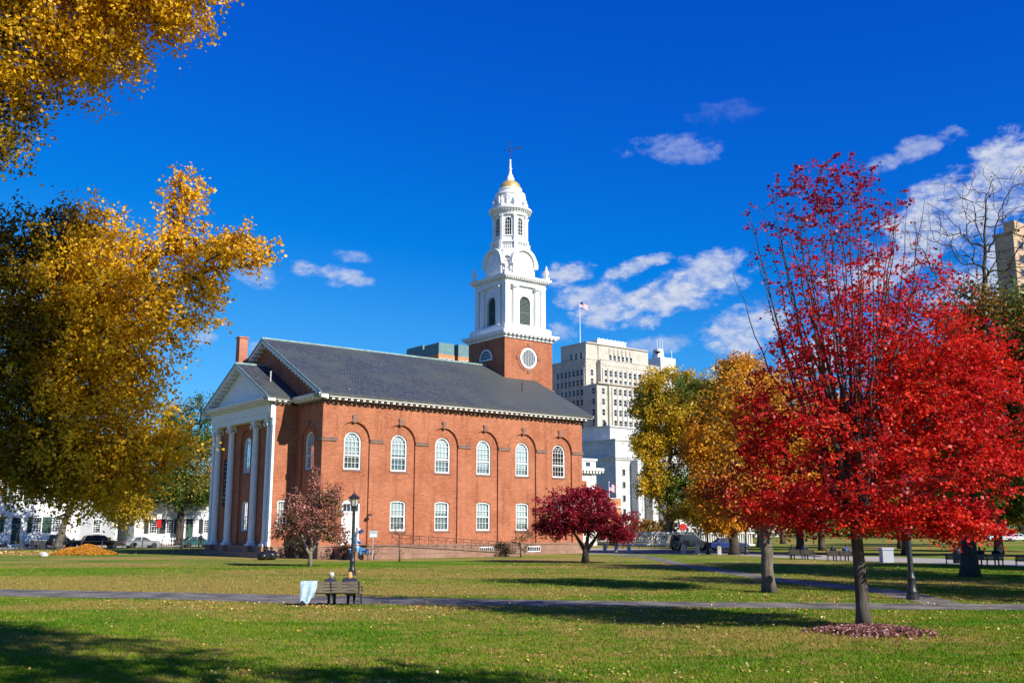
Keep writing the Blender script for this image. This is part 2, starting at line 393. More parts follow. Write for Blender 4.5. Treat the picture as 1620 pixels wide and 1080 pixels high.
M['rubber'] = simple('tyre_rubber', (.018, .018, .02), .8); M['chrome'] = simple('wheel_metal', (.6, .6, .62), .3, 1.)
M['skin'] = simple('skin', (.60, .36, .26), .55, var=.06); M['navy'] = simple('navy_cloth', (.018, .02, .042), .9, var=.2, scale=14, bump=.3)
M['blackc'] = simple('black_cloth', (.012, .012, .014), .9, var=.3, scale=14, bump=.3)
M['blanket'] = simple('pale_blue_fleece', (.42, .56, .66), .95, var=.12, scale=6, bump=.4)
M['bag'] = simple('black_plastic', (.015, .016, .018), .25, var=.2)
def paint(name, col, rough=.34):
    m = simple(name, col, rough, 0, var=.05, scale=2); b = m.node_tree.nodes['Principled BSDF']; b.inputs['Coat Weight'].default_value = .2; return m

# ------------------------------------------------------------------ ground
def lawn_color(nt, pos):
    """turf: green, yellow-green and dry brown drifting over each other in streaks"""
    v = nt.mapping(pos, (.55, 1.25, 1)); big = nt.noise(nt.mapping(pos, (.05, .11, 1)), 1.0, 4, .55); mid = nt.noise(v, .35, 5, .6); fine = nt.noise(v, 1.9, 5, .7); tiny = nt.noise(nt.mapping(pos, (1, .6, 1)), 9, 4, .8)
    c = nt.mix(nt.smooth(mid, .33, .66), (.052, .165, .006), (.150, .225, .012))
    dry = nt.math('ADD', nt.math('MULTIPLY', big, .5), nt.math('MULTIPLY', fine, .5))
    sp = nt.new('ShaderNodeSeparateXYZ'); nt.link(pos, sp.inputs[0]); Y = sp.outputs[1]; X = sp.outputs[0]
    worn = nt.math('MULTIPLY', nt.math('MULTIPLY', nt.smooth(Y, 37.5, 43), nt.smooth(Y, 62, 47)), nt.smooth(X, 4, -6))       # the walked strip beside the path
    dry = nt.math('ADD', dry, nt.math('MULTIPLY', worn, .085))
    c = nt.mix(nt.smooth(dry, .462, .55), c, (.36, .235, .075))
    c = nt.mix(nt.math('MULTIPLY', nt.smooth(tiny, .42, .68), .65), c, (.04, .070, .006))
    return c
def lawn_mat():
    m, nt, b = mat('turf'); g = nt.new('ShaderNodeNewGeometry')
    nt.link(lawn_color(nt, g.outputs['Position']), b.inputs['Base Color']); b.inputs['Roughness'].default_value = .95; b.inputs['Specular IOR Level'].default_value = .1
    bp = nt.new('ShaderNodeBump'); bp.inputs['Strength'].default_value = .7; bp.inputs['Distance'].default_value = .05
    nt.link(nt.noise(g.outputs['Position'], 9, 5, .7), bp.inputs['Height']); nt.link(bp.outputs[0], b.inputs['Normal']); return m
def blade_mat():
    m, nt, b = mat('grass_blade'); nt.n.remove(b); out = nt.n['Material Output']; g = nt.new('ShaderNodeNewGeometry')
    c = lawn_color(nt, g.outputs['Position'])
    c = nt.mix(nt.math('MULTIPLY', g.outputs['Random Per Island'], .6), c, (.24, .34, .03))
    d = nt.new('ShaderNodeBsdfDiffuse'); t = nt.new('ShaderNodeBsdfTranslucent'); nt.link(c, d.inputs[0]); nt.link(c, t.inputs[0])
    mx = nt.new('ShaderNodeMixShader'); mx.inputs[0].default_value = .3; nt.link(d.outputs[0], mx.inputs[1]); nt.link(t.outputs[0], mx.inputs[2]); nt.link(mx.outputs[0], out.inputs[0]); return m
M['lawn'] = lawn_mat(); M['blade'] = blade_mat()

gb = MB(); gb.quad((-2500, -400, 0), (2500, -400, 0), (2500, 4500, 0), (-2500, 4500, 0))
kind(gb.build('lawn', M['lawn']), 'structure')

def sheet(name, top, bottom, material, z):
    """a laid surface between two pixel-measured edges"""
    mb = MB(); n = len(top)
    def fine(e):
        r_ = []
        for p, q in zip(e, e[1:]):
            k = 14
            for t in range(k): r_.append(G(p[0] + (q[0] - p[0]) * t / k, p[1] + (q[1] - p[1]) * t / k))
        r_.append(G(*e[-1])); return [Vector((p.x, p.y + .05 * math.sin(p.x * 5.1) + .04 * math.sin(p.x * 13.7 + 1), 0)) for p in r_]
    a = fine(top); b = fine(bottom); n = len(a)
    vs = [(p.x, p.y, z) for p in a] + [(p.x, p.y, z) for p in b]
    mb.add(vs, [(i, i + 1, n + i + 1, n + i) for i in range(n - 1)])
    return kind(mb.build(name, material), 'structure'), ([(p.x, p.y) for p in a] + [(p.x, p.y) for p in b][::-1])
PATHS = []
o, pl = sheet('main_path', [(-900, 914), (-300, 926), (0, 931.8), (250, 936.5), (450, 940.6), (640, 945.5), (860, 949), (1073, 951.6), (1300, 953.4), (1480, 954.6), (1620, 955.6), (2100, 957)],
              [(-900, 920), (-300, 936), (0, 943), (250, 947.5), (450, 954.4), (640, 956.5), (860, 958), (1073, 960), (1300, 963.2), (1480, 964.4), (1620, 965), (2100, 967)], M['asphalt'], .012); PATHS.append(pl)
o, pl = sheet('branch_path', [(985, 876), (1037, 880), (1086, 891.6), (1149, 900.3), (1208, 909.5), (1265, 917.6), (1320, 923.5), (1373, 928.5), (1418, 933), (1467, 941.5), (1506, 950.6), (1530, 955.5)],
              [(962, 877), (1019, 882), (1062, 892.5), (1120, 903), (1182, 912.4), (1243, 921.5), (1300, 928), (1350, 933), (1391, 939), (1425, 946.7), (1450, 952), (1462, 955)], M['asphalt'], .008); PATHS.append(pl)
o, pl = sheet('cross_path', [(930, 866.5), (1130, 869), (1300, 877.5), (1620, 886.5), (2100, 900)], [(930, 876), (1130, 876), (1300, 884.5), (1620, 895.5), (2100, 911)], M['paving'], .004); PATHS.append(pl)
o, pl = sheet('park_road', [(930, 870), (1120, 867.5), (1180, 871), (1300, 879)], [(930, 875), (1120, 875), (1180, 876.5), (1300, 880.5)], M['road'], .016); PATHS.append(pl)
mb = MB(); q = [city(-90, 53.5), city(120, 53.5), city(120, 61.5), city(-90, 61.5)]
mb.quad(*[(p.x, p.y, .02) for p in q]); kind(mb.build('street', M['road']), 'structure'); PATHS.append([(p.x, p.y) for p in q])
mb = MB(); q = [city(-90, 61.5), city(120, 61.5), city(120, 66), city(-90, 66)]
mb.prism([[(p.x, p.y, 0) for p in q], [(p.x, p.y, .14) for p in q]]); kind(mb.build('street_pavement', M['paving']), 'structure')

def inside(pts, poly):
    x, y = pts[:, 0], pts[:, 1]; r = np.zeros(len(pts), bool); n = len(poly)
    for i in range(n):
        x1, y1 = poly[i]; x2, y2 = poly[(i + 1) % n]
        if y1 == y2: continue
        r ^= ((y1 > y) != (y2 > y)) & (x < (x2 - x1) * (y - y1) / (y2 - y1) + x1)
    return r
def on_path(pts):
    r = np.zeros(len(pts), bool)
    for p in PATHS: r |= inside(pts, p)
    return r
def grass(n, y0, y1, hgt, wid, seed):
    rng = np.random.default_rng(seed)
    y = y0 * (y1 / y0) ** rng.random(n); x = (rng.random(n) * 2 - 1) * (y * .60 + 1.5)
    P = np.stack([x, y, np.zeros(n)], 1); P = P[~on_path(P)]; n = len(P)
    a = rng.random(n) * 2 * np.pi; d = np.stack([np.cos(a), np.sin(a), 0 * a], 1); sc = np.sqrt(P[:, 1] / y0)[:, None]
    h = hgt * (.5 + rng.random(n))[:, None]; w = wid * (.6 + .8 * rng.random(n))[:, None] * sc
    lean = rng.normal(0, .5, (n, 2)) * h
    tip = P + np.concatenate([lean, h], 1)
    V = np.stack([P - d * w, P + d * w, tip], 1).reshape(-1, 3)
    return np_mesh('grass', V, np.arange(3 * n).reshape(-1, 3), M['blade'])
kind(put('grass', grass(480000, 15.5, 75, .05, .009, 3)), 'stuff')

# ------------------------------------------------------------------ the church
church = thing('brick_church', 'red brick church with white steeple, grey slate roof and four-column portico', 'church', P0, UA)
W = 24.12; L = 30.3; VM = 12.06
def arch_pts(cx, hw, zs, rise, n=14):
    if rise <= 0: return [(cx - hw, zs), (cx + hw, zs)]
    return [(cx - hw * math.cos(math.pi * i / n), zs + rise * math.sin(math.pi * i / n)) for i in range(n + 1)]
def column(mb, x0, x1, z0, z1, ops, T, y=0., reveal=.2, m=0, rm=None):
    """one vertical strip of wall with openings (cx, hw, zb, zs, rise) stacked in it; T maps (along, inward, up)"""
    rm = m if rm is None else rm
    cuts = [z0] + [(ops[i][3] + ops[i][4] + ops[i + 1][2]) / 2 for i in range(len(ops) - 1)] + [z1]
    if not ops: mb.quad(T(x0, y, z0), T(x1, y, z0), T(x1, y, z1), T(x0, y, z1), m); return
    for i, (cx, hw, zb, zs, rise) in enumerate(ops):
        a, b = cuts[i], cuts[i + 1]
        if cx - hw > x0 + 1e-4: mb.quad(T(x0, y, a), T(cx - hw, y, a), T(cx - hw, y, b), T(x0, y, b), m)
        if cx + hw < x1 - 1e-4: mb.quad(T(cx + hw, y, a), T(x1, y, a), T(x1, y, b), T(cx + hw, y, b), m)
        if zb > a + 1e-4: mb.quad(T(cx - hw, y, a), T(cx + hw, y, a), T(cx + hw, y, zb), T(cx - hw, y, zb), m)
        ap = arch_pts(cx, hw, zs, rise)
        for (xa, za), (xb, zb2) in zip(ap, ap[1:]): mb.quad(T(xa, y, za), T(xb, y, zb2), T(xb, y, b), T(xa, y, b), m)
        ol = [(cx - hw, zb)] + ap + [(cx + hw, zb)]
        for (xa, za), (xb, zb2) in zip(ol, ol[1:] + ol[:1]): mb.quad(T(xa, y, za), T(xb, y, zb2), T(xb, y + reveal, zb2), T(xa, y + reveal, za), rm)
TS = lambda x, y, z: (x, y, z)                      # long wall: faces -v
TF = lambda x, y, z: (y, x, z)                      # front: faces -u

def arch_band(mb, cx, r0, r1, zs, y0, y1, T, n=20, m=0, a0=0., a1=math.pi):
    pr = []
    for i in range(n + 1):
        t = a0 + (a1 - a0) * i / n; c, s_ = -math.cos(t), math.sin(t)
        pr.append([T(cx + r0 * c, y0, zs + r0 * s_), T(cx + r1 * c, y0, zs + r1 * s_), T(cx + r1 * c, y1, zs + r1 * s_), T(cx + r0 * c, y1, zs + r0 * s_)])
    vs = [p for q in pr for p in q]; fs = []
    for i in range(n):
        for k in range(4):
            k2 = (k + 1) % 4; fs.append((4 * i + k, 4 * i + k2, 4 * i + 4 + k2, 4 * i + 4 + k))
    mb.add(vs, fs, m)
def bar(mb, p, q, w, y0, y1, m=0):
    d = Vector((q[0] - p[0], q[1] - p[1])); d.normalize(); n = Vector((-d.y, d.x)) * w / 2
    ring = [(p[0] + n.x, p[1] + n.y), (q[0] + n.x, q[1] + n.y), (q[0] - n.x, q[1] - n.y), (p[0] - n.x, p[1] - n.y)]
    mb.prism([[(a, y0, b) for a, b in ring], [(a, y1, b) for a, b in ring]], m)

WIN = {}
def window_meshes(key, hw, h, rise, cols, rows, meet, tracery=False, low='curtain2', up='curtain', blind_at=None):
    """window in its own frame: x along, y inward, z up from the sill; total height h"""
    if key in WIN: return WIN[key]
    zs = h - rise; fr = MB(); fw = .13
    outer = [(-hw, 0)] + arch_pts(0, hw, zs, rise) + [(hw, 0)]
    inner = [(-hw + fw, fw)] + arch_pts(0, hw - fw, zs if rise > .5 * hw else zs - .02, max(rise - fw, .05)) + [(hw - fw, fw)]
    for y in (0., .09):
        n = len(outer)
        fr.add([(a, y, b) for a, b in outer] + [(a, y, b) for a, b in inner], [(i, (i + 1) % n, n + (i + 1) % n, n + i) for i in range(n)])
    n = len(outer); fr.add([(a, 0, b) for a, b in inner] + [(a, .09, b) for a, b in inner], [(i, (i + 1) % n, n + (i + 1) % n, n + i) for i in range(n)])
    fr.box(-hw + fw, hw - fw, .02, .08, meet - .05, meet + .05)
    bars = MB(); iw = hw - fw
    topz = lambda x: zs + max(rise - fw, .05) * math.sqrt(max(0, 1 - (x / iw) ** 2))
    for k in range(1, cols):
        x = -iw + 2 * iw * k / cols; bars.box(x - .014, x + .014, .045, .07, fw, zs if tracery else topz(x))
    nr = int(rows)
    for k in range(1, nr):
        z = fw + (zs - fw) * k / nr; bars.box(-iw, iw, .043, .068, z - .013, z + .013)
    if tracery:
        bars.box(-iw, iw, .043, .068, zs - .02, zs + .02)
        for k in range(cols):                        # crossing pointed arches in the head
            for sgn in (-1, 1):
                x0 = -iw + 2 * iw * (k + (0 if sgn > 0 else 1)) / cols; rr = 2 * iw * 2 / cols * .86; prev = None
                for i in range(7):
                    t = i / 6 * 1.1; x = x0 + sgn * rr * (1 - math.cos(t)); z = zs + rr * math.sin(t)
                    if abs(x) > iw or z > topz(min(max(x, -iw), iw)) : break
                    if prev: bar(bars, prev, (x, z), .026, .045, .07)
                    prev = (x, z)
    gl = MB(); gl.add([(a, .075, b) for a, b in inner], [tuple(range(len(inner)))])
    ba = blind_at or meet
    bl = MB(); bl.quad((-iw, .2, ba), (iw, .2, ba), (iw, .2, h), (-iw, .2, h), 0); bl.quad((-iw, .24, 0), (iw, .24, 0), (iw, .24, ba), (-iw, .24, ba), 1)
    si = MB(); si.box(-hw - .08, hw + .08, -.16, .06, -.17, -.002)
    WIN[key] = dict(frame=fr.mesh('window', M['white']), glazing_bars=bars.mesh('glazing_bars', M['white']), glass=gl.mesh('glass', M['glass']),
                    blind=bl.mesh('blind', [M[up], M[low]]), sill=si.mesh('sill', M['browntrim']))
    return WIN[key]
def window(parent, key, loc, rot=0., blind=True, sill=True, name='window'):
    d = WIN[key]; w = put(name, d['frame'], parent, loc, rot)
    put('glazing_bars', d['glazing_bars'], w); put('glass', d['glass'], w)
    if blind: put('blind', d['blind'], w)
    if sill: put('sill', d['sill'], w)
    return w
RF = R(-90)          # windows in the front-facing walls: x along -v, inward +u
window_meshes('upper', .86, 3.36, .86, 4, 5, 1.25, True)
window_meshes('upper_b', .86, 3.36, .86, 4, 5, 1.25, True, blind_at=.75)
window_meshes('upper_c', .86, 3.36, .86, 4, 5, 1.25, True, blind_at=1.5)
window_meshes('lower_b', .82, 2.72, .26, 4, 4, 1.28, blind_at=.8)
window_meshes('lower_c', .82, 2.72, .26, 4, 4, 1.28, blind_at=1.6)
window_meshes('upper_dark', .86, 3.36, .86, 4, 5, 1.25, True, 'void', 'void')
window_meshes('lower', .82, 2.72, .26, 4, 4, 1.28)
window_meshes('narrow', .5, 2.72, .2, 3, 4, 1.28)

# plinth, walls
mb = MB(); mb.box(-.1, L + .1, -.1, W + .1, 0, 1.12); mb.box(-.16, L + .16, -.16, W + .16, 1.0, 1.15)
mb.box(-2.4, -.1, 4.85, 19.27, 0, 1.02); mb.box(-2.9, -.1, 4.7, 19.4, 0, .5)
mb.build('plinth', M['brown'], church)
wall = MB(); BC = [3.1 + 4.82 * i for i in range(6)]
wall.quad((0, 0, 1.15), (.69, 0, 1.15), (.69, 0, 13.6), (0, 0, 13.6)); wall.quad((29.61, 0, 1.15), (L, 0, 1.15), (L, 0, 13.6), (29.61, 0, 13.6))
for i, c in enumerate(BC):
    column(wall, c - 2.41, c + 2.41, 1.15, 13.6, [(c, 1.65, 1.15, 10.3, 1.65)], TS, 0, .16)
    low = (c, .9, 1.15, 4.75, .3) if i == 0 else (c, .82, 2.35, 4.81, .26)
    column(wall, c - 1.66, c + 1.66, 1.15, 12.1, [low, (c, .86, 7.7, 10.2, .86)], TS, .16, .16)
# front flanks, front wall above, rear and far side
for c in (2.65, W - 2.65):
    s0, s1 = (0, 4.95) if c < 10 else (19.17, W)
    column(wall, s0, s1, 1.15, 13.6, [(c, 1.3, 1.15, 10.3, 1.3)], TF, 0, .15)
    column(wall, c - 1.31, c + 1.31, 1.15, 11.7, [(c, .86, 7.7, 10.2, .86)], TF, .15, .16)
wall.quad((L, 0, 1.15), (L, W, 1.15), (L, W, 13.6), (L, 0, 13.6)); wall.quad((0, W, 1.15), (L, W, 1.15), (L, W, 13.6), (0, W, 13.6))
wall.quad((.01, 4.95, 1.15), (.01, 19.17, 1.15), (.01, 19.17, 14.2), (.01, 4.95, 14.2))
for x in (0, L): wall.add([(x, 0, 13.6), (x, W, 13.6), (x, W, 14.3), (x, VM, 20.4), (x, 0, 14.3)], [(0, 1, 2, 3, 4)])
# portico block: sides and front wall
column(wall, -2.16, 0, 1.02, 13.6, [(-1.14, .5, 2.35, 4.9, .2)], lambda x, y, z: (x, 4.95 + y, z), 0, .18)
wall.quad((-2.16, 19.17, 1.02), (0, 19.17, 1.02), (0, 19.17, 13.6), (-2.16, 19.17, 13.6)); wall.quad((-2.16, 4.95, 1.02), (-2.16, 5.35, 1.02), (-2.16, 5.35, 13.6), (-2.16, 4.95, 13.6)); wall.quad((-2.16, 5.35, 1.02), (-1.85, 5.35, 1.02), (-1.85, 5.35, 13.6), (-2.16, 5.35, 13.6))
for y0_, y1_ in ((4.97, 5.4), (18.72, 19.15)):
    an = MB(); an.box(-2.38, -2.165, y0_, y1_, 1.02, 12.36); an.box(-2.44, -2.165, y0_ - .04, y1_ + .04, 1.02, 1.4); an.box(-2.44, -2.165, y0_ - .04, y1_ + .04, 11.7, 12.34); an.build('anta', M['white'], church)
FW = lambda x, y, z: (-1.85 + y, x, z)
column(wall, 4.95, 9.6, 1.02, 13.6, [], FW); column(wall, 14.52, 19.17, 1.02, 13.6, [], FW)
column(wall, 9.6, 14.52, 1.02, 13.6, [(VM, 1.2, 1.02, 10.6, 1.2)], FW, 0, .2)
column(wall, VM - 1.21, VM + 1.21, 1.02, 12.0, [(VM, .82, 2.35, 4.81, .26), (VM, .86, 7.75, 10.25, .86)], FW, .2, .16)
wall.build('wall', M['brick'], church)
# dark core so that nothing shows through the panes
mb = MB(); mb.box(.75, L - .6, .75, W - .75, .2, 13.4); mb.box(-1.4, .2, 5.5, 18.6, .2, 13.0); mb.build('interior', M['void'], church)
# arch bands, keystones, imposts
for i, c in enumerate(BC):
    b1 = MB(); arch_band(b1, c, 1.64, 1.92, 10.3, -.05, .12, TS); b1.build('arch_band', M['brick'], church)
    k = MB(); k.hexa([(c - .14, -.14, 11.85), (c + .14, -.14, 11.85), (c + .14, .1, 11.85), (c - .14, .1, 11.85), (c - .22, -.16, 12.5), (c + .22, -.16, 12.5), (c + .22, .1, 12.5), (c - .22, .1, 12.5)]); k.build('keystone', M['browntrim'], church)
for a, b_ in [(-.06, 1.42)] + [(BC[i] + 1.68, BC[i + 1] - 1.68) for i in range(5)] + [(BC[5] + 1.68, L + .06)]:
    k = MB(); k.box(a, b_, -.1, .06, 10.12, 10.34); k.box(a - .04, b_ + .04, -.14, .05, 10.34, 10.42); k.build('impost', M['browntrim'], church)
for c in (2.65, W - 2.65):
    b1 = MB(); arch_band(b1, c, 1.29, 1.55, 10.3, -.05, .12, TF); b1.build('arch_band', M['brick'], church)
    k = MB(); k.box(-.14, .1, c - .18, c + .18, 11.5, 12.1); k.build('keystone', M['browntrim'], church)
k = MB(); k.box(-.1, .06, -.06, 1.34, 10.12, 10.36); k.build('impost', M['browntrim'], church)
# windows
for i, c in enumerate(BC):
    window(church, ('upper', 'upper_c', 'upper', 'upper_b', 'upper_b', 'upper_dark')[i], (c, .26, 7.7))
    if i: window(church, ('', 'lower', 'lower_c', 'lower', 'lower_b', 'lower_c')[i], (c, .26, 2.35))
for c in (2.65, W - 2.65): window(church, 'upper', (.23, c, 7.7), RF)
window(church, 'upper_dark', (-1.57, VM, 7.75), RF); window(church, 'lower', (-1.57, VM, 2.35), RF)
window(church, 'narrow', (-1.14, 5.06, 2.35))
for c in (17.75, 23.6):                              # little windows at the foot of the wall
    mb = MB(); mb.box(c - .85, c + .85, -.12, -.09, .28, .36); mb.box(c - .85, c + .85, -.12, -.09, .74, .82)
    for k in range(8): x = c - .82 + k * 1.64 / 7; mb.box(x - .02, x + .02, -.125, -.095, .3, .8)
    w = mb.build('basement_window', M['white'], church); mb = MB(); mb.quad((c - .83, -.115, .3), (c + .83, -.115, .3), (c + .83, -.115, .8), (c - .83, -.115, .8)); mb.build('glass', M['dglass'], w)
# side door with fanlight
d = MB(); d.box(2.22, 2.36, .28, .42, 1.15, 4.75); d.box(3.84, 3.98, .28, .42, 1.15, 4.75); d.box(2.36, 3.84, .28, .42, 3.9, 4.05); d.box(2.36, 3.84, .3, .42, 4.7, 5.0)
do = d.build('door', M['white'], church, loc=(0, -.1, 0))
d = MB(); d.box(2.36, 3.08, .34, .4, 1.15, 3.9); d.box(3.12, 3.84, .34, .4, 1.15, 3.9)
for x0, x1 in ((2.45, 2.99), (3.21, 3.75)):
    for z0, z1 in ((1.35, 2.0), (2.15, 2.85), (3.0, 3.75)): d.box(x0, x1, .31, .345, z0, z1)
d.build('door_leaf', M['white'], do)
d = MB(); d.quad((2.36, .38, 4.05), (3.84, .38, 4.05), (3.84, .38, 4.7), (2.36, .38, 4.7)); d.build('fanlight', M['dglass'], do)
d = MB()
for x in (2.73, 3.1, 3.47): d.box(x - .02, x + .02, .33, .37, 4.05, 4.7)
d.build('glazing_bars', M['white'], do)
d = MB(); d.ball((3.0, .29, 2.35), .05); d.build('handle', M['iron'], do)
# cornices
def run_cornice(mb, p, q, n, z, mats=(0, 1), mod=True, sc=1.):
    """cornice between corners p, q (2-D), n = outward; z = top"""
    p = Vector((*p, 0)); q = Vector((*q, 0)); n = Vector((*n, 0)); d = (q - p).normalized()
    def slab(o0, o1, z0, z1, m, e=0):
        a = p - d * (e) + n * o0; b = q + d * (e) + n * o0; c = q + d * (e) + n * o1; f = p - d * (e) + n * o1
        mb.prism([[(t.x, t.y, z0) for t in (a, b, c, f)], [(t.x, t.y, z1) for t in (a, b, c, f)]], m)
    slab(-.2, .92 * sc, z - .16 * sc, z, mats[0], .92 * sc); slab(-.2, .82 * sc, z - .30 * sc, z - .16 * sc, mats[0], .82 * sc)
    slab(-.2, .22 * sc, z - .62 * sc, z - .30 * sc, mats[1], .22 * sc)
    return d, p, q, n
def mods(mb, p, q, n, z, step=.62, sc=1., w=.26):
    p = Vector((*p, 0)); q = Vector((*q, 0)); n = Vector((*n, 0)); d = (q - p); ln = d.length; d.normalize(); k = max(1, round(ln / step))
    for i in range(k + 1):
        c = p + d * (ln * i / k); a = c - d * w / 2; b = c + d * w / 2
        ring = [a + n * .2 * sc, b + n * .2 * sc, b + n * .7 * sc, a + n * .7 * sc]
        mb.prism([[(t.x, t.y, z - .50 * sc) for t in ring], [(t.x, t.y, z - .302 * sc) for t in ring]])
def dents(mb, p, q, n, z, step=.45, sc=1.):
    p = Vector((*p, 0)); q = Vector((*q, 0)); n = Vector((*n, 0)); d = (q - p); ln = d.length; d.normalize(); k = max(1, round(ln / step))
    for i in range(k + 1):
        c = p + d * (ln * i / k); a = c - d * .1 * sc; b = c + d * .1 * sc
        ring = [a, b, b + n * .17 * sc, a + n * .17 * sc]
        mb.prism([[(t.x, t.y, z - .8 * sc) for t in ring], [(t.x, t.y, z - .622 * sc) for t in ring]])
CZ = 14.2
runs = [((0, 0), (L, 0), (0, -1)), ((L, 0), (L, W), (1, 0)), ((0, W), (L, W), (0, 1)), ((0, 0), (0, 4.3), (-1, 0)), ((0, 19.9), (0, W), (-1, 0))]
c1, c2, c3 = MB(), MB(), MB()
for r in runs: run_cornice(c1, *r, CZ); mods(c2, *r, CZ); dents(c3, *r, CZ)
c1.build('cornice', [M['whitew'], M['browntrim']], church); kind(c2.build('modillions', M['white'], church), 'stuff'); kind(c3.build('dentils', M['browntrim'], church), 'stuff')
c1, c2, c3 = MB(), MB(), MB()
pr = [((-2.62, 4.95), (-.95, 4.95), (0, -1)), ((-2.62, 4.95), (-2.62, 19.17), (-1, 0)), ((-2.62, 19.17), (-.95, 19.17), (0, 1))]
for r in pr: run_cornice(c1, *r, CZ - .02, (0, 0), sc=.8); mods(c2, *r, CZ - .02, sc=.8)
for r in pr: dents(c3, *r, CZ + .03, .4, .8)
c1.build('portico_cornice', M['whitew'], church); kind(c2.build('modillions', M['whitew'], church), 'stuff'); kind(c3.build('dentils', M['whitew'], church), 'stuff')
mb = MB(); mb.box(-2.62, -1.9, 5.3, 18.82, 12.35, 12.85); mb.box(-2.68, -1.9, 5.25, 18.87, 12.85, 13.6); mb.box(-2.62, -1.94, 4.96, 5.6, 12.36, 13.58); mb.build('entablature', M['whitew'], church)
# columns
cp = MB(); seg = 20
cp.lathe([(.62, .16), (.64, .24), (.60, .32), (.53, .36), (.55, .44), (.52, .50), (.485, .54), (.485, 2.5), (.48, 5), (.455, 8), (.415, 10.55), (.44, 10.6), (.42, 10.66), (.43, 10.8)], (0, 0, 1.02), 24)
colm = cp.mesh('column', M['white'], True); colm.set_sharp_from_angle(angle=R(35))
cb = MB(); cb.box(-.68, .68, -.68, .68, 1.02, 1.19); cbm = cb.mesh('column_base', M['white'])
cc = MB()
for sx in (-1, 1):
    for sy in (-1, 1):
        for k in range(10):
            t = k / 10 * 2 * math.pi; pass
        cc.tube([(sx * .52, sy * .36, 11.86), (sx * .52, sy * .62, 11.86)], .21, 12); 
        cc.tube([(sx * .535, sy * .36, 11.86), (sx * .535, sy * .63, 11.86)], .08, 8)
cc.box(-.5, .5, -.5, .5, 11.95, 12.12); cc.box(-.62, .62, -.62, .62, 12.12, 12.24); cc.box(-.56, .56, -.56, .56, 12.24, 12.35); ccm = cc.mesh('capital', M['white'])
for y in (6.1, 9.1, 14.8, 18.1):
    c = put('column', colm, church, (-2.13, y, 0)); c.scale = (.68, .68, 1); put('column_base', cbm, c); put('capital', ccm, c)
    k = MB(); k.box(-2.75, -1.9, y - .62, y + .62, .0, 1.018); k.build('pedestal', M['brown'], church)
# roofs: slabs with a real edge
def roof(name, u0, u1, v0, z0, v1, zr, th=.16, m='slate'):
    mb = MB(); vm = (v0 + v1) / 2
    for va in (v0, v1):
        ring = lambda uu: [(uu, va, z0), (uu, vm, zr), (uu, vm, zr - th), (uu, va, z0 - th)]
        mb.prism([ring(u0), ring(u1)])
    o = mb.build(name, M[m], church)
    r = MB(); r.tube([(u0, vm, zr + .02), (u1, vm, zr + .02)], .11, 8); r.build('ridge_cap', M['copper'], o); return o
rf = roof('roof', -.72, 31.0, -.98, 14.22, W + .98, 20.85)
pf = roof('portico_roof', -3.3, -.02, 4.2, 14.2, 19.92, 18.12)
def rake(u0, u1, v0, z0, v1, zr, name, own, th=.3):
    for a, b in ((v0, (v0 + v1) / 2), (v1, (v0 + v1) / 2)):
        d = MB(); sl = (zr - z0) / abs(b - a)
        f = lambda uu, o0, o1: [(uu, a, z0 - o0), (uu, b, zr - o0), (uu, b, zr - o1), (uu, a, z0 - o1)]
        d.prism([f(u0, .162, .162 + th), f(u1, .162, .162 + th)])
        d.prism([f(u0 - .06, -.03, .16), f(u0 - .003, -.03, .16)], 1)
        d.build(name, [M['whitew'], M['copper']], church)
        mm = MB(); k = int(abs(b - a) / .62)
        for i in range(1, k):
            t = i / k; v_ = a + (b - a) * t; zz = z0 + (zr - z0) * t - .162 - th
            mm.hexa([(u0 + .08, v_ - .13, zz - .2), (u1, v_ - .13, zz - .2), (u1, v_ + .13, zz - .2), (u0 + .08, v_ + .13, zz - .2), (u0 + .08, v_ - .13, zz + .03), (u1, v_ - .13, zz + .03), (u1, v_ + .13, zz + .03), (u0 + .08, v_ + .13, zz + .03)])
        kind(mm.build('modillions', M['whitew'], church), 'stuff')
rake(-.7, -.02, -.98, 14.22, W + .98, 20.85, 'raking_cornice', rf); rake(-3.28, -2.55, 4.2, 14.2, 19.92, 18.12, 'raking_cornice', pf, .26)
mb = MB(); mb.prism([[(-2.5, 4.9, 14.15), (-2.5, 19.2, 14.15), (-2.5, VM, 17.7)], [(-2.0, 4.9, 14.15), (-2.0, 19.2, 14.15), (-2.0, VM, 17.7)]]); mb.build('tympanum', M['clap'], church)
mb = MB(); mb.box(-.62, -.5, 4.95, 5.2, 14.3, 17.6)
mb = MB(); mb.box(-1.72, -.85, 15.1, 15.95, 16.2, 21.25); mb.box(-1.8, -.77, 15.02, 16.03, 21.25, 21.4); mb.build('chimney', M['brick2'], church)
mb = MB(); mb.tube([(-1.5, 7.9, 15.8), (-1.5, 7.9, 16.9)], .07, 8); mb.tube([(-1.5, 7.9, 16.9), (-1.5, 7.9, 17.0)], .1, 8); mb.build('vent_pipe', M['granite'], church)
mb = MB(); mb.tube([(25.9, 4.6, 16.9), (25.9, 4.6, 18.0)], .06, 8); mb.build('vent_pipe', M['iron'], church)
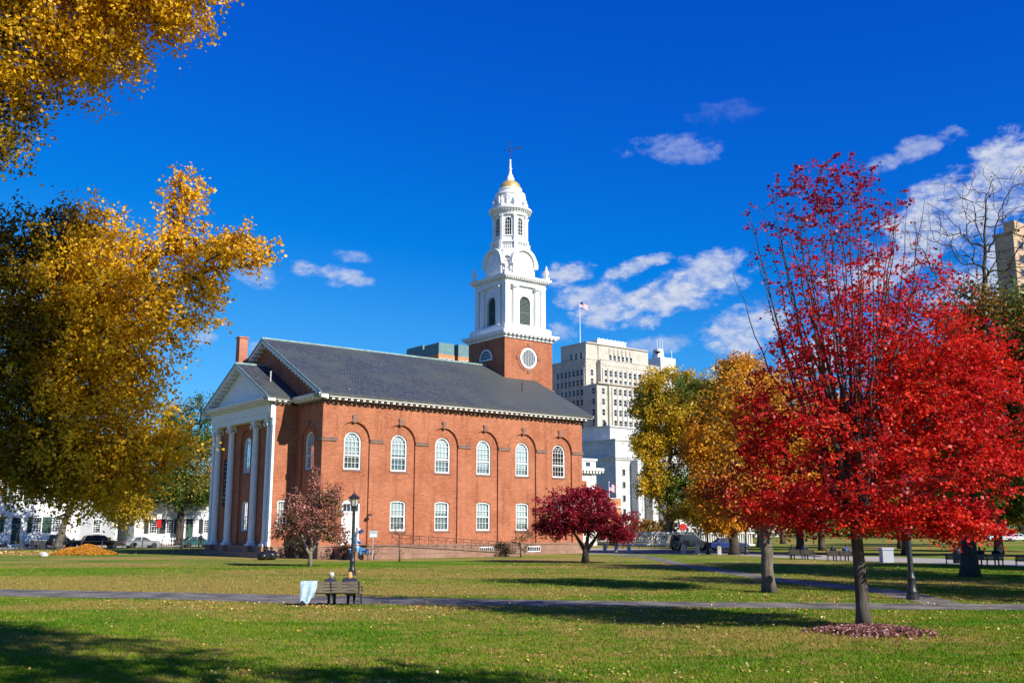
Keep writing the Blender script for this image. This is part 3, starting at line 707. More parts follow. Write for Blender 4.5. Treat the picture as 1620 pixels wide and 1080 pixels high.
# --- the tower: axis (TU, VM)
TU = 30.05
def sq(mb, hw, z0, z1, m=0, hw1=None):
    hw1 = hw1 or hw
    mb.prism([[(TU + sx * hw, VM + sy * hw, z0) for sx, sy in ((-1, -1), (1, -1), (1, 1), (-1, 1))], [(TU + sx * hw1, VM + sy * hw1, z1) for sx, sy in ((-1, -1), (1, -1), (1, 1), (-1, 1))]], m)
HB = 3.475
mb = MB(); sq(mb, HB, 8, 23.75)
mb.box(TU - HB - .12, TU + HB + .12, VM - HB - .12, VM + HB + .12, 15.0, 17.9); mb.build('tower_wall', M['brick'], church)
mb = MB(); sq(mb, HB + .16, 17.9, 18.15); mb.build('tower_string_course', M['browntrim'], church)
fl = MB()
for sgn in (-1,):
    fl.prism([[(TU - HB - .25, VM - HB - .3, 18.18), (TU - HB - .25, VM + 0, 20.9), (TU - HB - .25, VM, 20.6), (TU - HB - .25, VM - HB - .3, 17.9)], [(TU - HB + .1, VM - HB - .3, 18.18), (TU - HB + .1, VM, 20.9), (TU - HB + .1, VM, 20.6), (TU - HB + .1, VM - HB - .3, 17.9)]])
fl.build('flashing', M['copper'], church)
mb = MB(); sq(mb, 3.62, 23.7, 23.95); sq(mb, 3.72, 23.95, 24.1); sq(mb, 4.0, 24.1, 24.25, 0, 4.07); sq(mb, 4.1, 24.25, 24.42); mb.build('tower_cornice', M['white'], church)
mb = MB()
for k in range(4):
    c_, s_ = [(1, 0), (0, 1), (-1, 0), (0, -1)][k]
    for i in range(13):
        t = -3.6 + 7.2 * i / 12; x, y = (TU + c_ * 3.85 - s_ * t, VM + s_ * 3.85 + c_ * t); mb.box(x - .14, x + .14, y - .14, y + .14, 23.97, 24.1)
kind(mb.build('modillions', M['white'], church), 'stuff')
mb = MB(); sq(mb, 3.42, 24.42, 25.15); sq(mb, 3.3, 25.15, 25.3); mb.build('tower_pedestal', M['white'], church)
# belfry stage with arched louvres
HF = 2.72; bf = MB()
def face_T(k):
    c_, s_ = [(0, -1), (-1, 0), (0, 1), (1, 0)][k]            # outward normal
    ax, ay = -s_, c_
    return lambda x, y, z: (TU + c_ * (HF - y) + ax * x, VM + s_ * (HF - y) + ay * x, z)
for k in range(4): column(bf, -HF, HF, 25.3, 30.1, [(0, .8, 25.6, 28.15, .8)], face_T(k), 0, .35)
bf.build('belfry_wall', M['white'], church)
mb = MB(); sq(mb, HF - .5, 25.3, 30.0); mb.build('belfry_interior', M['void'], church)
lv = MB(); 
for i in range(22):
    z = 25.62 + i * .15; hw = .79 if z < 28.15 else .79 * math.sqrt(max(0, 1 - ((z - 28.1) / .82) ** 2))
    if hw < .1: continue
    lv.hexa([(-hw, .12, z - .02), (hw, .12, z - .02), (hw, .28, z + .09), (-hw, .28, z + .09), (-hw, .12, z + .02), (hw, .12, z + .02), (hw, .28, z + .13), (-hw, .28, z + .13)])
lv.box(-.79, .79, .1, .14, 27.0, 27.06)
lvm = lv.mesh('louvre', M['louvre']); ab = MB(); arch_band(ab, 0, .8, 1.02, 28.15, -.08, .05, TS); ab.box(-1.02, -.8, -.08, .05, 25.3, 28.15); ab.box(.8, 1.02, -.08, .05, 25.3, 28.15); ab.box(-.13, .13, -.13, .05, 28.9, 29.35); abm = ab.mesh('louvre_surround', M['white'])
for k in range(4):
    ang = [0, R(-90), R(180), R(90)][k]; n = [(0, -1), (-1, 0), (0, 1), (1, 0)][k]
    o = put('louvre', lvm, church, (TU + n[0] * HF, VM + n[1] * HF, 0), ang); kind(o, 'stuff'); put('louvre_surround', abm, church, (TU + n[0] * HF, VM + n[1] * HF, 0), ang)
pc = MB(); pc.lathe([(.36, 25.3), (.36, 25.45), (.30, 25.55), (.30, 27.5), (.25, 29.75), (.31, 29.8)], (0, 0, 0), 14); pc.box(-.4, .4, -.4, .4, 29.8, 30.1); pc.box(-.4, .4, -.4, .4, 25.3, 25.42); pcm = pc.mesh('belfry_column', M['white'])
for k in range(4):
    n = [(0, -1), (-1, 0), (0, 1), (1, 0)][k]; ax = (-n[1], n[0])
    for t in (-1.62, 1.62): put('belfry_column', pcm, church, (TU + n[0] * 2.86 + ax[0] * t, VM + n[1] * 2.86 + ax[1] * t, 0))
for sx in (-1, 1):
    for sy in (-1, 1): mb = MB(); mb.box(TU + sx * 2.62 - .34, TU + sx * 2.62 + .34, VM + sy * 2.62 - .34, VM + sy * 2.62 + .34, 25.3, 30.1); mb.build('corner_pier', M['white'], church)
mb = MB(); sq(mb, 3.02, 30.1, 30.35); sq(mb, 2.95, 30.35, 30.75); sq(mb, 3.2, 30.75, 30.9, 0, 3.28); sq(mb, 3.42, 30.9, 31.05, 0, 3.5); sq(mb, 3.5, 31.05, 31.2); mb.build('belfry_cornice', M['white'], church)
mb = MB()
for k in range(4):
    n = [(0, -1), (-1, 0), (0, 1), (1, 0)][k]; ax = (-n[1], n[0])
    for i in range(21): t = -3.1 + 6.2 * i / 20; x, y = TU + n[0] * 3.28 + ax[0] * t, VM + n[1] * 3.28 + ax[1] * t; mb.box(x - .08, x + .08, y - .08, y + .08, 30.76, 30.9)
kind(mb.build('dentils', M['white'], church), 'stuff')
ur = MB(); ur.box(-.26, .26, -.26, .26, 0, .4); ur.lathe([(.12, .4), (.1, .5), (.3, .85), (.33, 1.05), (.2, 1.2), (.1, 1.3), (.17, 1.45), (.05, 1.7), (.02, 1.8)], (0, 0, 0), 12); urm = ur.mesh('urn', M['white'], True); urm.set_sharp_from_angle(angle=R(40))
for sx in (-1, 1):
    for sy in (-1, 1): put('urn', urm, church, (TU + sx * 3.05, VM + sy * 3.05, 31.2))
# stage with four round gables and canted corners
o8 = lambda a, b, z: [(TU + x, VM + y, z) for x, y in ((-b, -a), (b, -a), (a, -b), (a, b), (b, a), (-b, a), (-a, b), (-a, -b))]
mb = MB(); mb.prism([o8(2.5, 1.75, 31.2), o8(2.5, 1.75, 31.55)]); mb.prism([o8(2.25, 1.55, 31.55), o8(2.2, 1.5, 34.55)]); mb.build('gable_stage', M['white'], church)
for k in range(4):
    ang = [0, R(-90), R(180), R(90)][k]; n = [(0, -1), (-1, 0), (0, 1), (1, 0)][k]; base = (TU + n[0] * 2.25, VM + n[1] * 2.25, 0)
    g = MB(); g.prism([[(x, -.28, z) for x, z in [(-1.5, 31.55)] + arch_pts(0, 1.5, 32.95, 1.45) + [(1.5, 31.55)]], [(x, .3, z) for x, z in [(-1.5, 31.55)] + arch_pts(0, 1.5, 32.95, 1.45) + [(1.5, 31.55)]]])
    arch_band(g, 0, 1.48, 1.86, 32.95, -.55, .4, TS); g.box(-1.86, -1.48, -.5, .3, 32.75, 32.95); g.box(1.48, 1.86, -.5, .3, 32.75, 32.95)
    arch_band(g, 0, 1.02, 1.14, 33.0, -.33, -.2, TS, 24, 0, 0, 2 * math.pi)
    g.build('round_gable', M['white'], church, loc=base, rot=ang)
    a2 = ang + R(-45); cx, cy = TU + math.sin(a2) * 2.74, VM - math.cos(a2) * 2.74
    g = MB(); arch_band(g, 0, .4, .62, 33.3, -.12, .12, TS, 18, 0, 0, 2 * math.pi); g.box(-.5, -.36, -.1, .1, 32.0, 32.6); g.box(.36, .5, -.1, .1, 32.0, 32.6)
    w = g.build('oval_window', M['white'], church, loc=(cx, cy, 0), rot=a2)
    g = MB(); g.add([(.41 * math.cos(t * math.pi / 8), -.03, 33.3 + .41 * math.sin(t * math.pi / 8)) for t in range(16)], [tuple(range(16))]); g.build('glass', M['dglass'], w)
    g = MB(); g.box(-.02, .02, -.07, -.03, 32.9, 33.7); g.box(-.4, .4, -.07, -.03, 33.28, 33.32); arch_band(g, 0, .17, .2, 33.3, -.07, -.03, TS, 12, 0, 0, 2 * math.pi); g.build('glazing_bars', M['white'], w)
# balustrade stage, octagonal lantern
OC = lambda mb, r, z0, z1, r1=None, m=0: mb.lathe([(r, z0), (r1 or r, z1)], (TU, VM, 0), 8, m, R(22.5))
mb = MB(); OC(mb, 2.45, 34.4, 34.75); OC(mb, 2.02, 34.75, 35.7); OC(mb, 2.42, 35.55, 35.72); mb.build('balustrade_base', M['white'], church)
mb = MB(); pp = MB()
for k in range(8):
    a = R(45 * k); c_, s_ = math.cos(a), math.sin(a); rr = 2.42 * math.cos(R(22.5)) - .12
    for i in range(6):
        t = -.6 + i * .24; mb.lathe([(.05, 0), (.085, .25), (.05, .6), (.06, .8)], (TU + c_ * rr - s_ * t, VM + s_ * rr + c_ * t, 34.75), 6)
    a = R(45 * k + 22.5); x, y = TU + math.cos(a) * 2.28, VM + math.sin(a) * 2.28; pp.lathe([(.22, 34.75), (.22, 35.8)], (x, y, 0), 4, 0, a + R(45))
kind(mb.build('balusters', M['white'], church), 'stuff'); pp.build('balustrade_posts', M['white'], church)
lt = MB(); LR = 2.0; ap = LR * math.cos(R(22.5)); hwid = LR * math.sin(R(22.5))
for k in range(8):
    a = R(45 * k); T = (lambda a: lambda x, y, z: (TU + math.cos(a) * (ap - y) - math.sin(a) * x, VM + math.sin(a) * (ap - y) + math.cos(a) * x, z))(a)
    column(lt, -hwid, hwid, 35.7, 39.3, [(0, .4, 36.5, 38.25, .4)], T, 0, .14)
lt.build('lantern_wall', M['white'], church)
mb = MB(); OC(mb, 1.62, 35.8, 39.2); mb.build('lantern_interior', M['void'], church)
lw = MB(); arch_band(lw, 0, .38, .5, 38.25, -.05, .1, TS); lw.box(-.5, -.38, -.05, .1, 36.45, 38.25); lw.box(.38, .5, -.05, .1, 36.45, 38.25); lw.box(-.55, .55, -.1, .1, 36.35, 36.5); lwm = lw.mesh('lantern_window', M['white'])
lb = MB()
for x in (-.13, .13): lb.box(x - .02, x + .02, .06, .1, 36.5, 38.55)
for z in (36.9, 37.35, 37.8, 38.25): lb.box(-.39, .39, .06, .1, z - .02, z + .02)
lbm = lb.mesh('glazing_bars', M['white']); lg = MB(); lg.add([(x, .11, z) for x, z in [(-.39, 36.5)] + arch_pts(0, .39, 38.25, .39) + [(.39, 36.5)]], [tuple(range(17))]); lgm = lg.mesh('glass', M['dglass'])
lpil = MB(); lpil.box(-.13, .13, -.17, .1, 35.72, 39.0); lpil.box(-.2, .2, -.24, .1, 38.75, 39.05); lpil.box(-.18, .18, -.2, .1, 35.72, 35.95); lpm = lpil.mesh('pilaster', M['white'])
for k in range(8):
    a = R(45 * k); w = put('lantern_window', lwm, church, (TU + math.cos(a) * ap, VM + math.sin(a) * ap, 0), a + R(90)); put('glazing_bars', lbm, w); put('glass', lgm, w)
    a = R(45 * k + 22.5); put('pilaster', lpm, church, (TU + math.cos(a) * LR, VM + math.sin(a) * LR, 0), a + R(90))
mb = MB(); mb.lathe([(2.12, 39.0), (2.12, 39.2), (2.2, 39.25), (2.2, 39.45), (2.35, 39.5), (2.55, 39.65), (2.6, 39.8), (2.6, 39.88), (2.0, 40.15), (1.95, 40.2)], (TU, VM, 0), 40); mb.build('lantern_cornice', M['white'], church, auto=30, smooth=True)
mb = MB()
for k in range(44): a = R(360 * k / 44); x, y = TU + 2.38 * math.cos(a), VM + 2.38 * math.sin(a); mb.lathe([(.07, 39.42), (.07, 39.58)], (x, y, 0), 4)
kind(mb.build('dentils', M['white'], church), 'stuff')
mb = MB(); mb.lathe([(1.95, 40.0), (1.95, 40.2), (1.78, 40.3), (1.72, 40.4), (1.72, 41.6), (1.8, 41.65), (1.86, 41.8), (1.8, 41.95), (1.42, 42.05), (1.36, 42.1), (1.36, 42.4), (1.44, 42.45), (1.44, 42.6), (1.3, 42.66)], (TU, VM, 0), 32); mb.build('attic_drum', M['white'], church, smooth=True, auto=25)
us = ur
for k in range(8):
    a = R(45 * k + 22.5); o = put('urn', urm, church, (TU + 2.0 * math.cos(a), VM + 2.0 * math.sin(a), 40.0)); o.scale = (.75, .75, .78)
    mb = MB(); mb.box(-.2, .2, -.16, .1, 40.35, 41.6); arch_band(mb, 0, .17, .24, 41.1, -.2, .05, TS, 12, 0, 0, 2 * math.pi); mb.build('scroll_panel', M['white'], church, loc=(TU + 1.68 * math.cos(R(45 * k)), VM + 1.68 * math.sin(R(45 * k)), 0), rot=R(45 * k + 90))
dm = MB(); dm.lathe([(1.3 * math.cos(t), 42.62 + 1.18 * math.sin(t)) for t in [R(x) for x in (0, 10, 20, 30, 40, 50, 60, 68)]], (TU, VM, 0), 32); dm.build('gold_dome', M['gold'], church, smooth=True)['label'] = 'small gilded dome below the finial'
mb = MB(); mb.lathe([(.56, 43.6), (.58, 43.72), (.45, 43.8), (.52, 44.0), (.34, 44.2), (.22, 44.3), (.34, 44.4), (.3, 44.5), (.19, 44.6), (.15, 45.2), (.24, 45.3), (.13, 45.4), (.1, 46.3), (.14, 46.4), (.05, 46.5)], (TU, VM, 0), 14)
for k in range(4): a = R(90 * k + 15); mb.tube([(TU + .5 * math.cos(a), VM + .5 * math.sin(a), 43.8), (TU + .42 * math.cos(a), VM + .42 * math.sin(a), 44.1), (TU + .2 * math.cos(a), VM + .2 * math.sin(a), 44.4)], .07, 6)
mb.build('finial', M['white'], church, smooth=True)
mb = MB(); mb.tube([(TU, VM, 46.4), (TU, VM, 48.7)], .04, 6); mb.ball((TU, VM, 48.7), .09); mb.ball((TU, VM, 47.5), .12)
e = Vector((.79, -.61, 0)); f = lambda t, z: (TU + e.x * t, VM + e.y * t, 47.8 + z)       # vane lies across the view
mb.tube([f(-.7, -.15), f(-.35, -.02), f(0, .1), f(.4, -.02), f(.85, .1)], .045, 6); mb.prism([[(f(a, b)[0] + .03, f(a, b)[1] + .03, f(a, b)[2]) for a, b in ((.8, .02), (1.3, .2), (1.42, .42), (1.2, .4), (.85, .22))], [(f(a, b)[0] - .03, f(a, b)[1] - .03, f(a, b)[2]) for a, b in ((.8, .02), (1.3, .2), (1.42, .42), (1.2, .4), (.85, .22))]])
mb.tube([f(-.85, -.2), f(-.65, -.13)], [.01, .09], 6); mb.build('weather_vane', M['iron'], church)
# round window and lunette in the tower's brickwork
rw = MB(); arch_band(rw, 0, .95, 1.2, 21.55, -.1, .06, TS, 32, 0, 0, 2 * math.pi)
w = rw.build('round_window', M['white'], church, loc=(TU - .1, VM - HB, 0))
g = MB(); g.add([(.96 * math.cos(t * math.pi / 16), -.02, 21.55 + .96 * math.sin(t * math.pi / 16)) for t in range(32)], [tuple(range(32))]); g.build('glass', M['dglass'], w)
g = MB()
for k in range(-3, 4):
    x = k * .24; hh = math.sqrt(.95 ** 2 - x * x); g.box(x - .016, x + .016, -.065, -.025, 21.55 - hh, 21.55 + hh); g.box(-hh, hh, -.063, -.027, 21.55 + x - .016, 21.55 + x + .016)
g.build('glazing_bars', M['white'], w)
rb = MB(); arch_band(rb, 0, 1.38, 1.56, 21.55, -.06, .05, TS, 32, 0, 0, 2 * math.pi)
for a in range(4): c_, s_ = math.cos(R(90 * a)), math.sin(R(90 * a)); rb.box(c_ * 1.55 - .13 - .05 * abs(c_), c_ * 1.55 + .13 + .05 * abs(c_), -.1, .05, 21.55 + s_ * 1.55 - .18, 21.55 + s_ * 1.55 + .18, 1)
rb.build('round_surround', [M['brick'], M['browntrim']], church, loc=(TU - .1, VM - HB, 0))
lu = MB(); arch_band(lu, 0, 1.02, 1.2, 21.5, -.1, .06, TS); lu.box(-1.2, 1.2, -.1, .06, 21.36, 21.5)
w = lu.build('lunette_window', M['white'], church, loc=(TU - HB, VM, 0), rot=RF)
g = MB(); g.add([(x, -.02, z) for x, z in arch_pts(0, 1.03, 21.5, 1.03)], [tuple(range(15))]); g.build('glass', M['dglass'], w)
g = MB()
for k in range(1, 7): t = math.pi * k / 7; bar(g, (.35 * math.cos(t), 21.5 + .35 * math.sin(t)), (1.02 * math.cos(t), 21.5 + 1.02 * math.sin(t)), .03, -.06, -.03)
arch_band(g, 0, .33, .37, 21.5, -.06, -.03, TS, 12); arch_band(g, 0, .7, .73, 21.5, -.06, -.03, TS, 14); g.build('glazing_bars', M['white'], w)
k = MB(); k.box(-.15, .15, -.14, .05, 22.68, 23.25); k.box(-1.75, -1.4, -.1, .05, 21.2, 21.45); k.box(1.4, 1.75, -.1, .05, 21.2, 21.45); k.build('keystone', M['browntrim'], church, loc=(TU - HB, VM, 0), rot=RF)
# banner between the left columns, faded lettering beyond reading
bn = MB(); bn.box(-1.95, -1.89, 15.9, 16.9, 4.6, 9.2); b_ = tag(bn.build('banner', M['blackc'], None, loc=P0, rot=UA), 'dark hanging banner with faded pale lettering between the two leftmost columns', 'banner')
rr = random.Random(4); bl = MB()
for i in range(10):
    z = 8.9 - i * .42; w_ = rr.uniform(.3, .7); s0 = 16.4 - w_ / 2 + rr.uniform(-.1, .1)
    t = s0
    while t < s0 + w_: d_ = rr.uniform(.04, .1); bl.box(-1.96, -1.952, t, t + d_, z - rr.uniform(.02, .11), z + rr.uniform(.02, .11)); t += d_ + rr.uniform(.04, .12)
bl.build('lettering', simple('faded_lettering', (.34, .33, .31), .8), b_)

# ramp along the wall, its railing, things by the door
rp = thing('access_ramp', 'long brownstone wheelchair ramp with crossed metal railing along church wall', 'ramp', P0, UA)
mb = MB(); zt = lambda u_: 1.1 - (u_ - 5.0) * .062 if u_ > 5 else 1.1
for a, b in ((1.4, 5.0), (5.0, 15.0)):
    mb.hexa([(a, -3.9, 0), (b, -3.9, 0), (b, -.2, 0), (a, -.2, 0), (a, -3.9, zt(a)), (b, -3.9, zt(b)), (b, -.2, zt(b)), (a, -.2, zt(a))])
mb.hexa([(15, -3.9, 0), (19, -3.9, 0), (19, -2.1, 0), (15, -2.1, 0), (15, -3.9, zt(15)), (19, -3.9, zt(19)), (19, -2.1, zt(19)), (15, -2.1, zt(15))])
mb.build('ramp_wall', M['brown'], rp)
for a, b in ((1.35, 5.0), (5.0, 19.1)):
    mb = MB(); mb.hexa([(a, -4.0, zt(a) + .003), (b, -4.0, zt(b) + .003), (b, -3.55, zt(b) + .003), (a, -3.55, zt(a) + .003), (a, -4.0, zt(a) + .1), (b, -4.0, zt(b) + .1), (b, -3.55, zt(b) + .1), (a, -3.55, zt(a) + .1)]); mb.build('coping', M['browntrim'], rp)
n = 15; us_ = [5.0 + i * (19 - 5.0) / n for i in range(n + 1)]; yy = -3.75
for a in us_:
    mb = MB(); mb.tube([(a, yy, zt(a) + .1), (a, yy, zt(a) + 1.0)], .024, 6); mb.build('railing_post', M['rail'], rp)
for a, b in zip(us_, us_[1:]):
    mb = MB(); mb.tube([(a, yy, zt(a) + .22), (b, yy, zt(b) + .9)], .014, 5); mb.tube([(a, yy, zt(a) + .9), (b, yy, zt(b) + .22)], .014, 5); mb.build('railing_cross', M['rail'], rp)
for dz, r_ in ((.2, .016), (.72, .02), (.98, .03)):
    mb = MB(); mb.tube([(5.0, yy, zt(5) + dz), (19, yy, zt(19) + dz)], r_, 6); mb.build('rail', M['rail'], rp)

# ------------------------------------------------------------------ other buildings
def win_mesh(name, w, h, frame, glass, d=.12, mid=True, fr=.12):
    mb = MB(); mb.box(-w / 2, w / 2, -d, .03, 0, fr, 0); mb.box(-w / 2, w / 2, -d, .03, h - fr, h, 0); mb.box(-w / 2, -w / 2 + fr, -d, .03, fr, h - fr, 0); mb.box(w / 2 - fr, w / 2, -d, .03, fr, h - fr, 0)
    if mid: mb.box(-w / 2 + fr, w / 2 - fr, -d * .8, .02, h * .5 - fr * .4, h * .5 + fr * .4, 0)
    mb.quad((-w / 2 + fr, -.02, fr), (w / 2 - fr, -.02, fr), (w / 2 - fr, -.02, h - fr), (-w / 2 + fr, -.02, h - fr), 1)
    return mb.mesh(name, [frame, glass])
def bld(name, label, cat, loc): return thing(name, label, cat, loc, UA)

# buff office tower, stepped
ot = bld('office_tower', 'stepped buff limestone office tower rising behind the white marble courthouse', 'building', (28.06, 335, 0))
mb = MB()
mb.box(1.0, 60, 0, 5, 0, 50.7); mb.box(6.0, 60, -.7, 0, 0, 50.2)                       # A
mb.box(7.6, 37, 5.0, 30, 0, 60.2); mb.box(2.4, 8.0, 7, 30, 0, 60.3)                     # B, C
mb.box(4.4, 35, 9, 22.5, 60.2, 66.4); mb.box(10, 34.9, 8.6, 9, 60.2, 66.0)              # D
mb.box(1.0, 7.6, 5.0, 7.0, 0, 50.6)
mb.build('wall', M['lime'], ot)
mb = MB()
for i in range(12): x = 7.55 + i * 2.37; mb.box(x - .4, x + .4, -1.05, -.7, 20, 49.8)   # piers
mb.build('piers', M['lime'], ot)
mb = MB()
for i in range(11): x = 8.75 + i * 2.36; mb.box(x - .4, x + .4, 4.7, 5.0, 50.9, 57.4)
mb.build('piers', M['lime'], ot)
mb = MB()
for i in range(8): y = 8.0 + i * 2.1; mb.box(2.1, 2.4, y - .33, y + .33, 20, 57.4)
mb.build('piers', M['lime'], ot)
mb = MB(); mb.box(.9, 60.1, -.85, .1, 50.7, 51.1); mb.box(7.5, 37.1, 4.85, 5.2, 60.2, 60.55); mb.box(2.25, 7.5, 6.85, 7.2, 60.3, 60.6); mb.box(2.25, 2.5, 7.2, 25, 60.3, 60.6); mb.box(4.3, 35.1, 8.5, 9.2, 66.4, 66.8); mb.box(4.25, 4.5, 9.2, 22.6, 66.4, 66.8)
for i in range(22): x = 9 + i * 1.25; mb.box(x - .4, x + .4, 4.85, 5.05, 58.2, 59.0)
for i in range(11): y = 8 + i * 1.45; mb.box(2.25, 2.45, y - .45, y + .45, 58.2, 59.0)
for i in range(6): x = 15.7 + i * 2.05; mb.box(x - .65, x + .65, 8.35, 8.62, 63.3, 65.6); mb.box(x - .3, x + .3, 8.2, 8.4, 63.0, 65.2)
mb.build('cornice', M['lime'], ot)
wm = win_mesh('window', 1.45, 2.3, M['whitew'], M['dglass'], .1, True, .1)
sp_ = MB(); sp_.box(-.72, .72, -.1, .03, -1.2, -.06); spm = sp_.mesh('spandrel', M['whitew'])
for r_ in range(6):
    z = 47.1 - r_ * 3.62
    for x in [3.9] + [8.72 + i * 2.37 for i in range(9)]:
        w = put('window', wm, ot, (x, -.72 if x > 6 else -.02, z)); put('spandrel', spm, w)
for r_ in range(2):
    for i in range(10): put('window', wm, ot, (9.95 + i * 2.36, 4.97, 54.5 - r_ * 3.1))
    put('window', wm, ot, (5.2, 6.97, 54.5 - r_ * 3.1))
for r_ in range(8):
    for i in range(7): put('window', wm, ot, (2.37, 9.05 + i * 2.1, 54.5 - r_ * 3.5), RF)
    put('window', wm, ot, (.97, 1.6, 47.1 - r_ * 3.62), RF)
for i in range(6): put('window', wm, ot, (15.7 + i * 2.05, 8.57, 60.9))
for i in range(3): put('window', wm, ot, (4.37, 11.5 + i * 2.6, 61.0), RF)
mb = MB(); mb.box(15.5, 30, 15, 21, 66.4, 69.9); mb.box(15.3, 30.2, 14.8, 15.0, 69.9, 70.2)
for i in range(7): mb.box(16.5 + 2 * i, 16.8 + 2 * i, 15.2, 15.5, 69.9, 70.6)
mb.build('penthouse', simple('pale_blue_metal', (.55, .62, .66), .5), ot)
st = bld('stair_tower', 'windowless white tapered tower block with rooftop aerials beside the office tower', 'building', (28.06 + 52.5 * U.x + 19 * Vv.x, 335 + 52.5 * U.y + 19 * Vv.y, 0))
mb = MB(); mb.hexa([(0, 0, 0), (5.2, 0, 0), (5.2, 7, 0), (0, 7, 0), (0, 0, 67.8), (8.4, 0, 67.8), (8.4, 9, 67.8), (0, 9, 67.8)]); mb.build('wall', M['white'], st)
mb = MB(); mb.hexa([(.5, 2, 67.8), (4.2, 2, 67.8), (4.2, 5, 67.8), (.5, 5, 67.8), (1.0, 2, 71.4), (3.6, 2, 71.4), (3.6, 5, 71.4), (1.0, 5, 71.4)]); mb.build('cabin', M['whitew'], st)
for x, y, h_ in ((.6, 2.2, 75), (2.2, 2.2, 75.5), (3.6, 2.2, 75.2), (7.4, 1.0, 71.2)):
    mb = MB(); mb.tube([(x, y, 67.7), (x, y, h_)], .12, 5); mb.build('aerial', M['whitew'], st)
mb = MB(); mb.lathe([(.05, -.5), (.9, -.2), (1.2, .3), (1.25, .4)], (-.5, 1, 69.5), 14); mb.lathe([(.1, -1.7), (.1, -.4)], (-.5, 1, 69.5), 6); mb.build('dish', M['iron'], st)
def flag_pole(label, base, h_, fw, fh, r_, seed, ang=0.35):
    fp = thing('flag_pole', label, 'flag', base)
    mb = MB(); mb.tube([(0, 0, 0), (0, 0, h_)], [r_, r_ * .6], 8); mb.ball((0, 0, h_ + r_), r_ * 1.6); mb.build('pole', M['white'], fp)
    ca, sa = math.cos(ang), math.sin(ang); nx, ns = 18, 13
    P = lambda i, j: (ca * fw * i / nx, sa * fw * i / nx + .12 * fw * math.sin(i / nx * 7 + seed) * i / nx, h_ - .05 * fh - fh * j / ns - .28 * fw * (i / nx) ** 1.3 + .05 * fw * math.sin(i / nx * 6))
    mb = MB(); vs = [P(i, j) for i in range(nx + 1) for j in range(ns + 1)]; mb.v = vs
    for i in range(nx):
        for j in range(ns):
            mb.f.append((i * (ns + 1) + j, (i + 1) * (ns + 1) + j, (i + 1) * (ns + 1) + j + 1, i * (ns + 1) + j + 1)); mb.m.append(2 if (i < nx * .4 and j < 7) else (j % 2))
    o = mb.build('flag_cloth', [simple('flag_red', (.45, .02, .03), .8), simple('flag_white', (.75, .75, .75), .8), simple('flag_blue', (.02, .03, .16), .8)], fp)
    md = o.modifiers.new('thickness', 'SOLIDIFY'); md.thickness = .02
    return fp
pb = Vector((28.06, 335, 66.4)) + U * 6.2 + Vv * 14
flag_pole('tall white pole flying the striped flag on top of the office tower', pb, 16.0, 3.2, 2.0, .16, 1.)

# marble courthouse
ct = bld('courthouse', 'white marble courthouse with blue-shaded side wall right of the church', 'building', (24.84, 240, 0))
mb = MB(); mb.box(0, 60, 0, 30, 0, 23.2); mb.box(4.5, 60, 6.5, 34, 23.2, 27.2); mb.build('wall', M['marble'], ct)
mb = MB(); mb.box(-.45, 60.4, -.45, 30.4, 19.0, 19.5); mb.box(-.25, 60.2, -.25, 30.2, 18.6, 19.0); mb.box(-.2, 60.2, -.2, 30.2, 23.2, 23.6); mb.box(4.2, 60.2, 6.2, 34.2, 27.2, 27.6); mb.build('cornice', M['marble'], ct)
mb = MB(); mb.box(-.6, 60.5, -.6, 30.5, 0, 2.5); mb.build('plinth', M['granite'], ct)
mb = MB(); mb.box(5.0, 6.2, -2.4, 0, 2, 18.6); mb.box(9.8, 11, -2.4, 0, 2, 18.6); mb.box(14.6, 15.8, -2.4, 0, 2, 18.6); mb.build('pilaster', M['marble'], ct)
wa = win_mesh('window', 1.0, 1.6, M['marble'], M['dglass'], .1, False, .1); wb = win_mesh('window', 1.7, 4.2, M['marble'], M['dglass'], .1, True, .12)
for z in (14.8, 11.8, 8.6, 5.4): put('window', wa, ct, (2.6, -.02, z))
for x in (7.9, 12.7, 17.6, 22.4, 27.2):
    for z in (11.6, 6.0): put('window', wb, ct, (x, -.02, z))
put('window', wa, ct, (-.02, 7.0, 9.8), RF)
mb = MB()
for y in range(0, 24, 4): mb.box(4.3, 4.8, 8 + y, 8.4 + y, 27.6, 28.6)
mb.build('roof_vents', M['iron'], ct)
# small white building at the church's corner
wb_ = bld('white_hall', 'small white classical hall peeping out at the church\'s right corner', 'building', (12.53, 150, 0))
mb = MB(); mb.box(-12, 0, 0, 12, 0, 12.4); mb.build('wall', M['white'], wb_)
mb = MB(); mb.box(-12.5, .9, -.9, 12.5, 10.9, 11.3); mb.box(-12.4, .5, -.5, 12.3, 10.5, 10.9); mb.box(-12.2, .2, -.2, 12.1, 12.4, 12.7); mb.build('cornice', M['white'], wb_)
mb = MB()
for i in range(18): mb.box(.6 - i * .6, .85 - i * .6, -.8, -.5, 10.62, 10.898)
kind(mb.build('dentils', M['white'], wb_), 'stuff')
mb = MB(); mb.box(-3.0, -1.9, -.06, 0, 3, 9.4); mb.build('brick_panel', M['brick'], wb_); mb = MB(); mb.box(-.9, -.05, -.12, 0, .0, 10.5); mb.build('pilaster', M['white'], wb_)
put('window', win_mesh('window', 1.1, .8, M['white'], M['dglass'], .06, False, .08), wb_, (-1.6, -.02, 11.45))
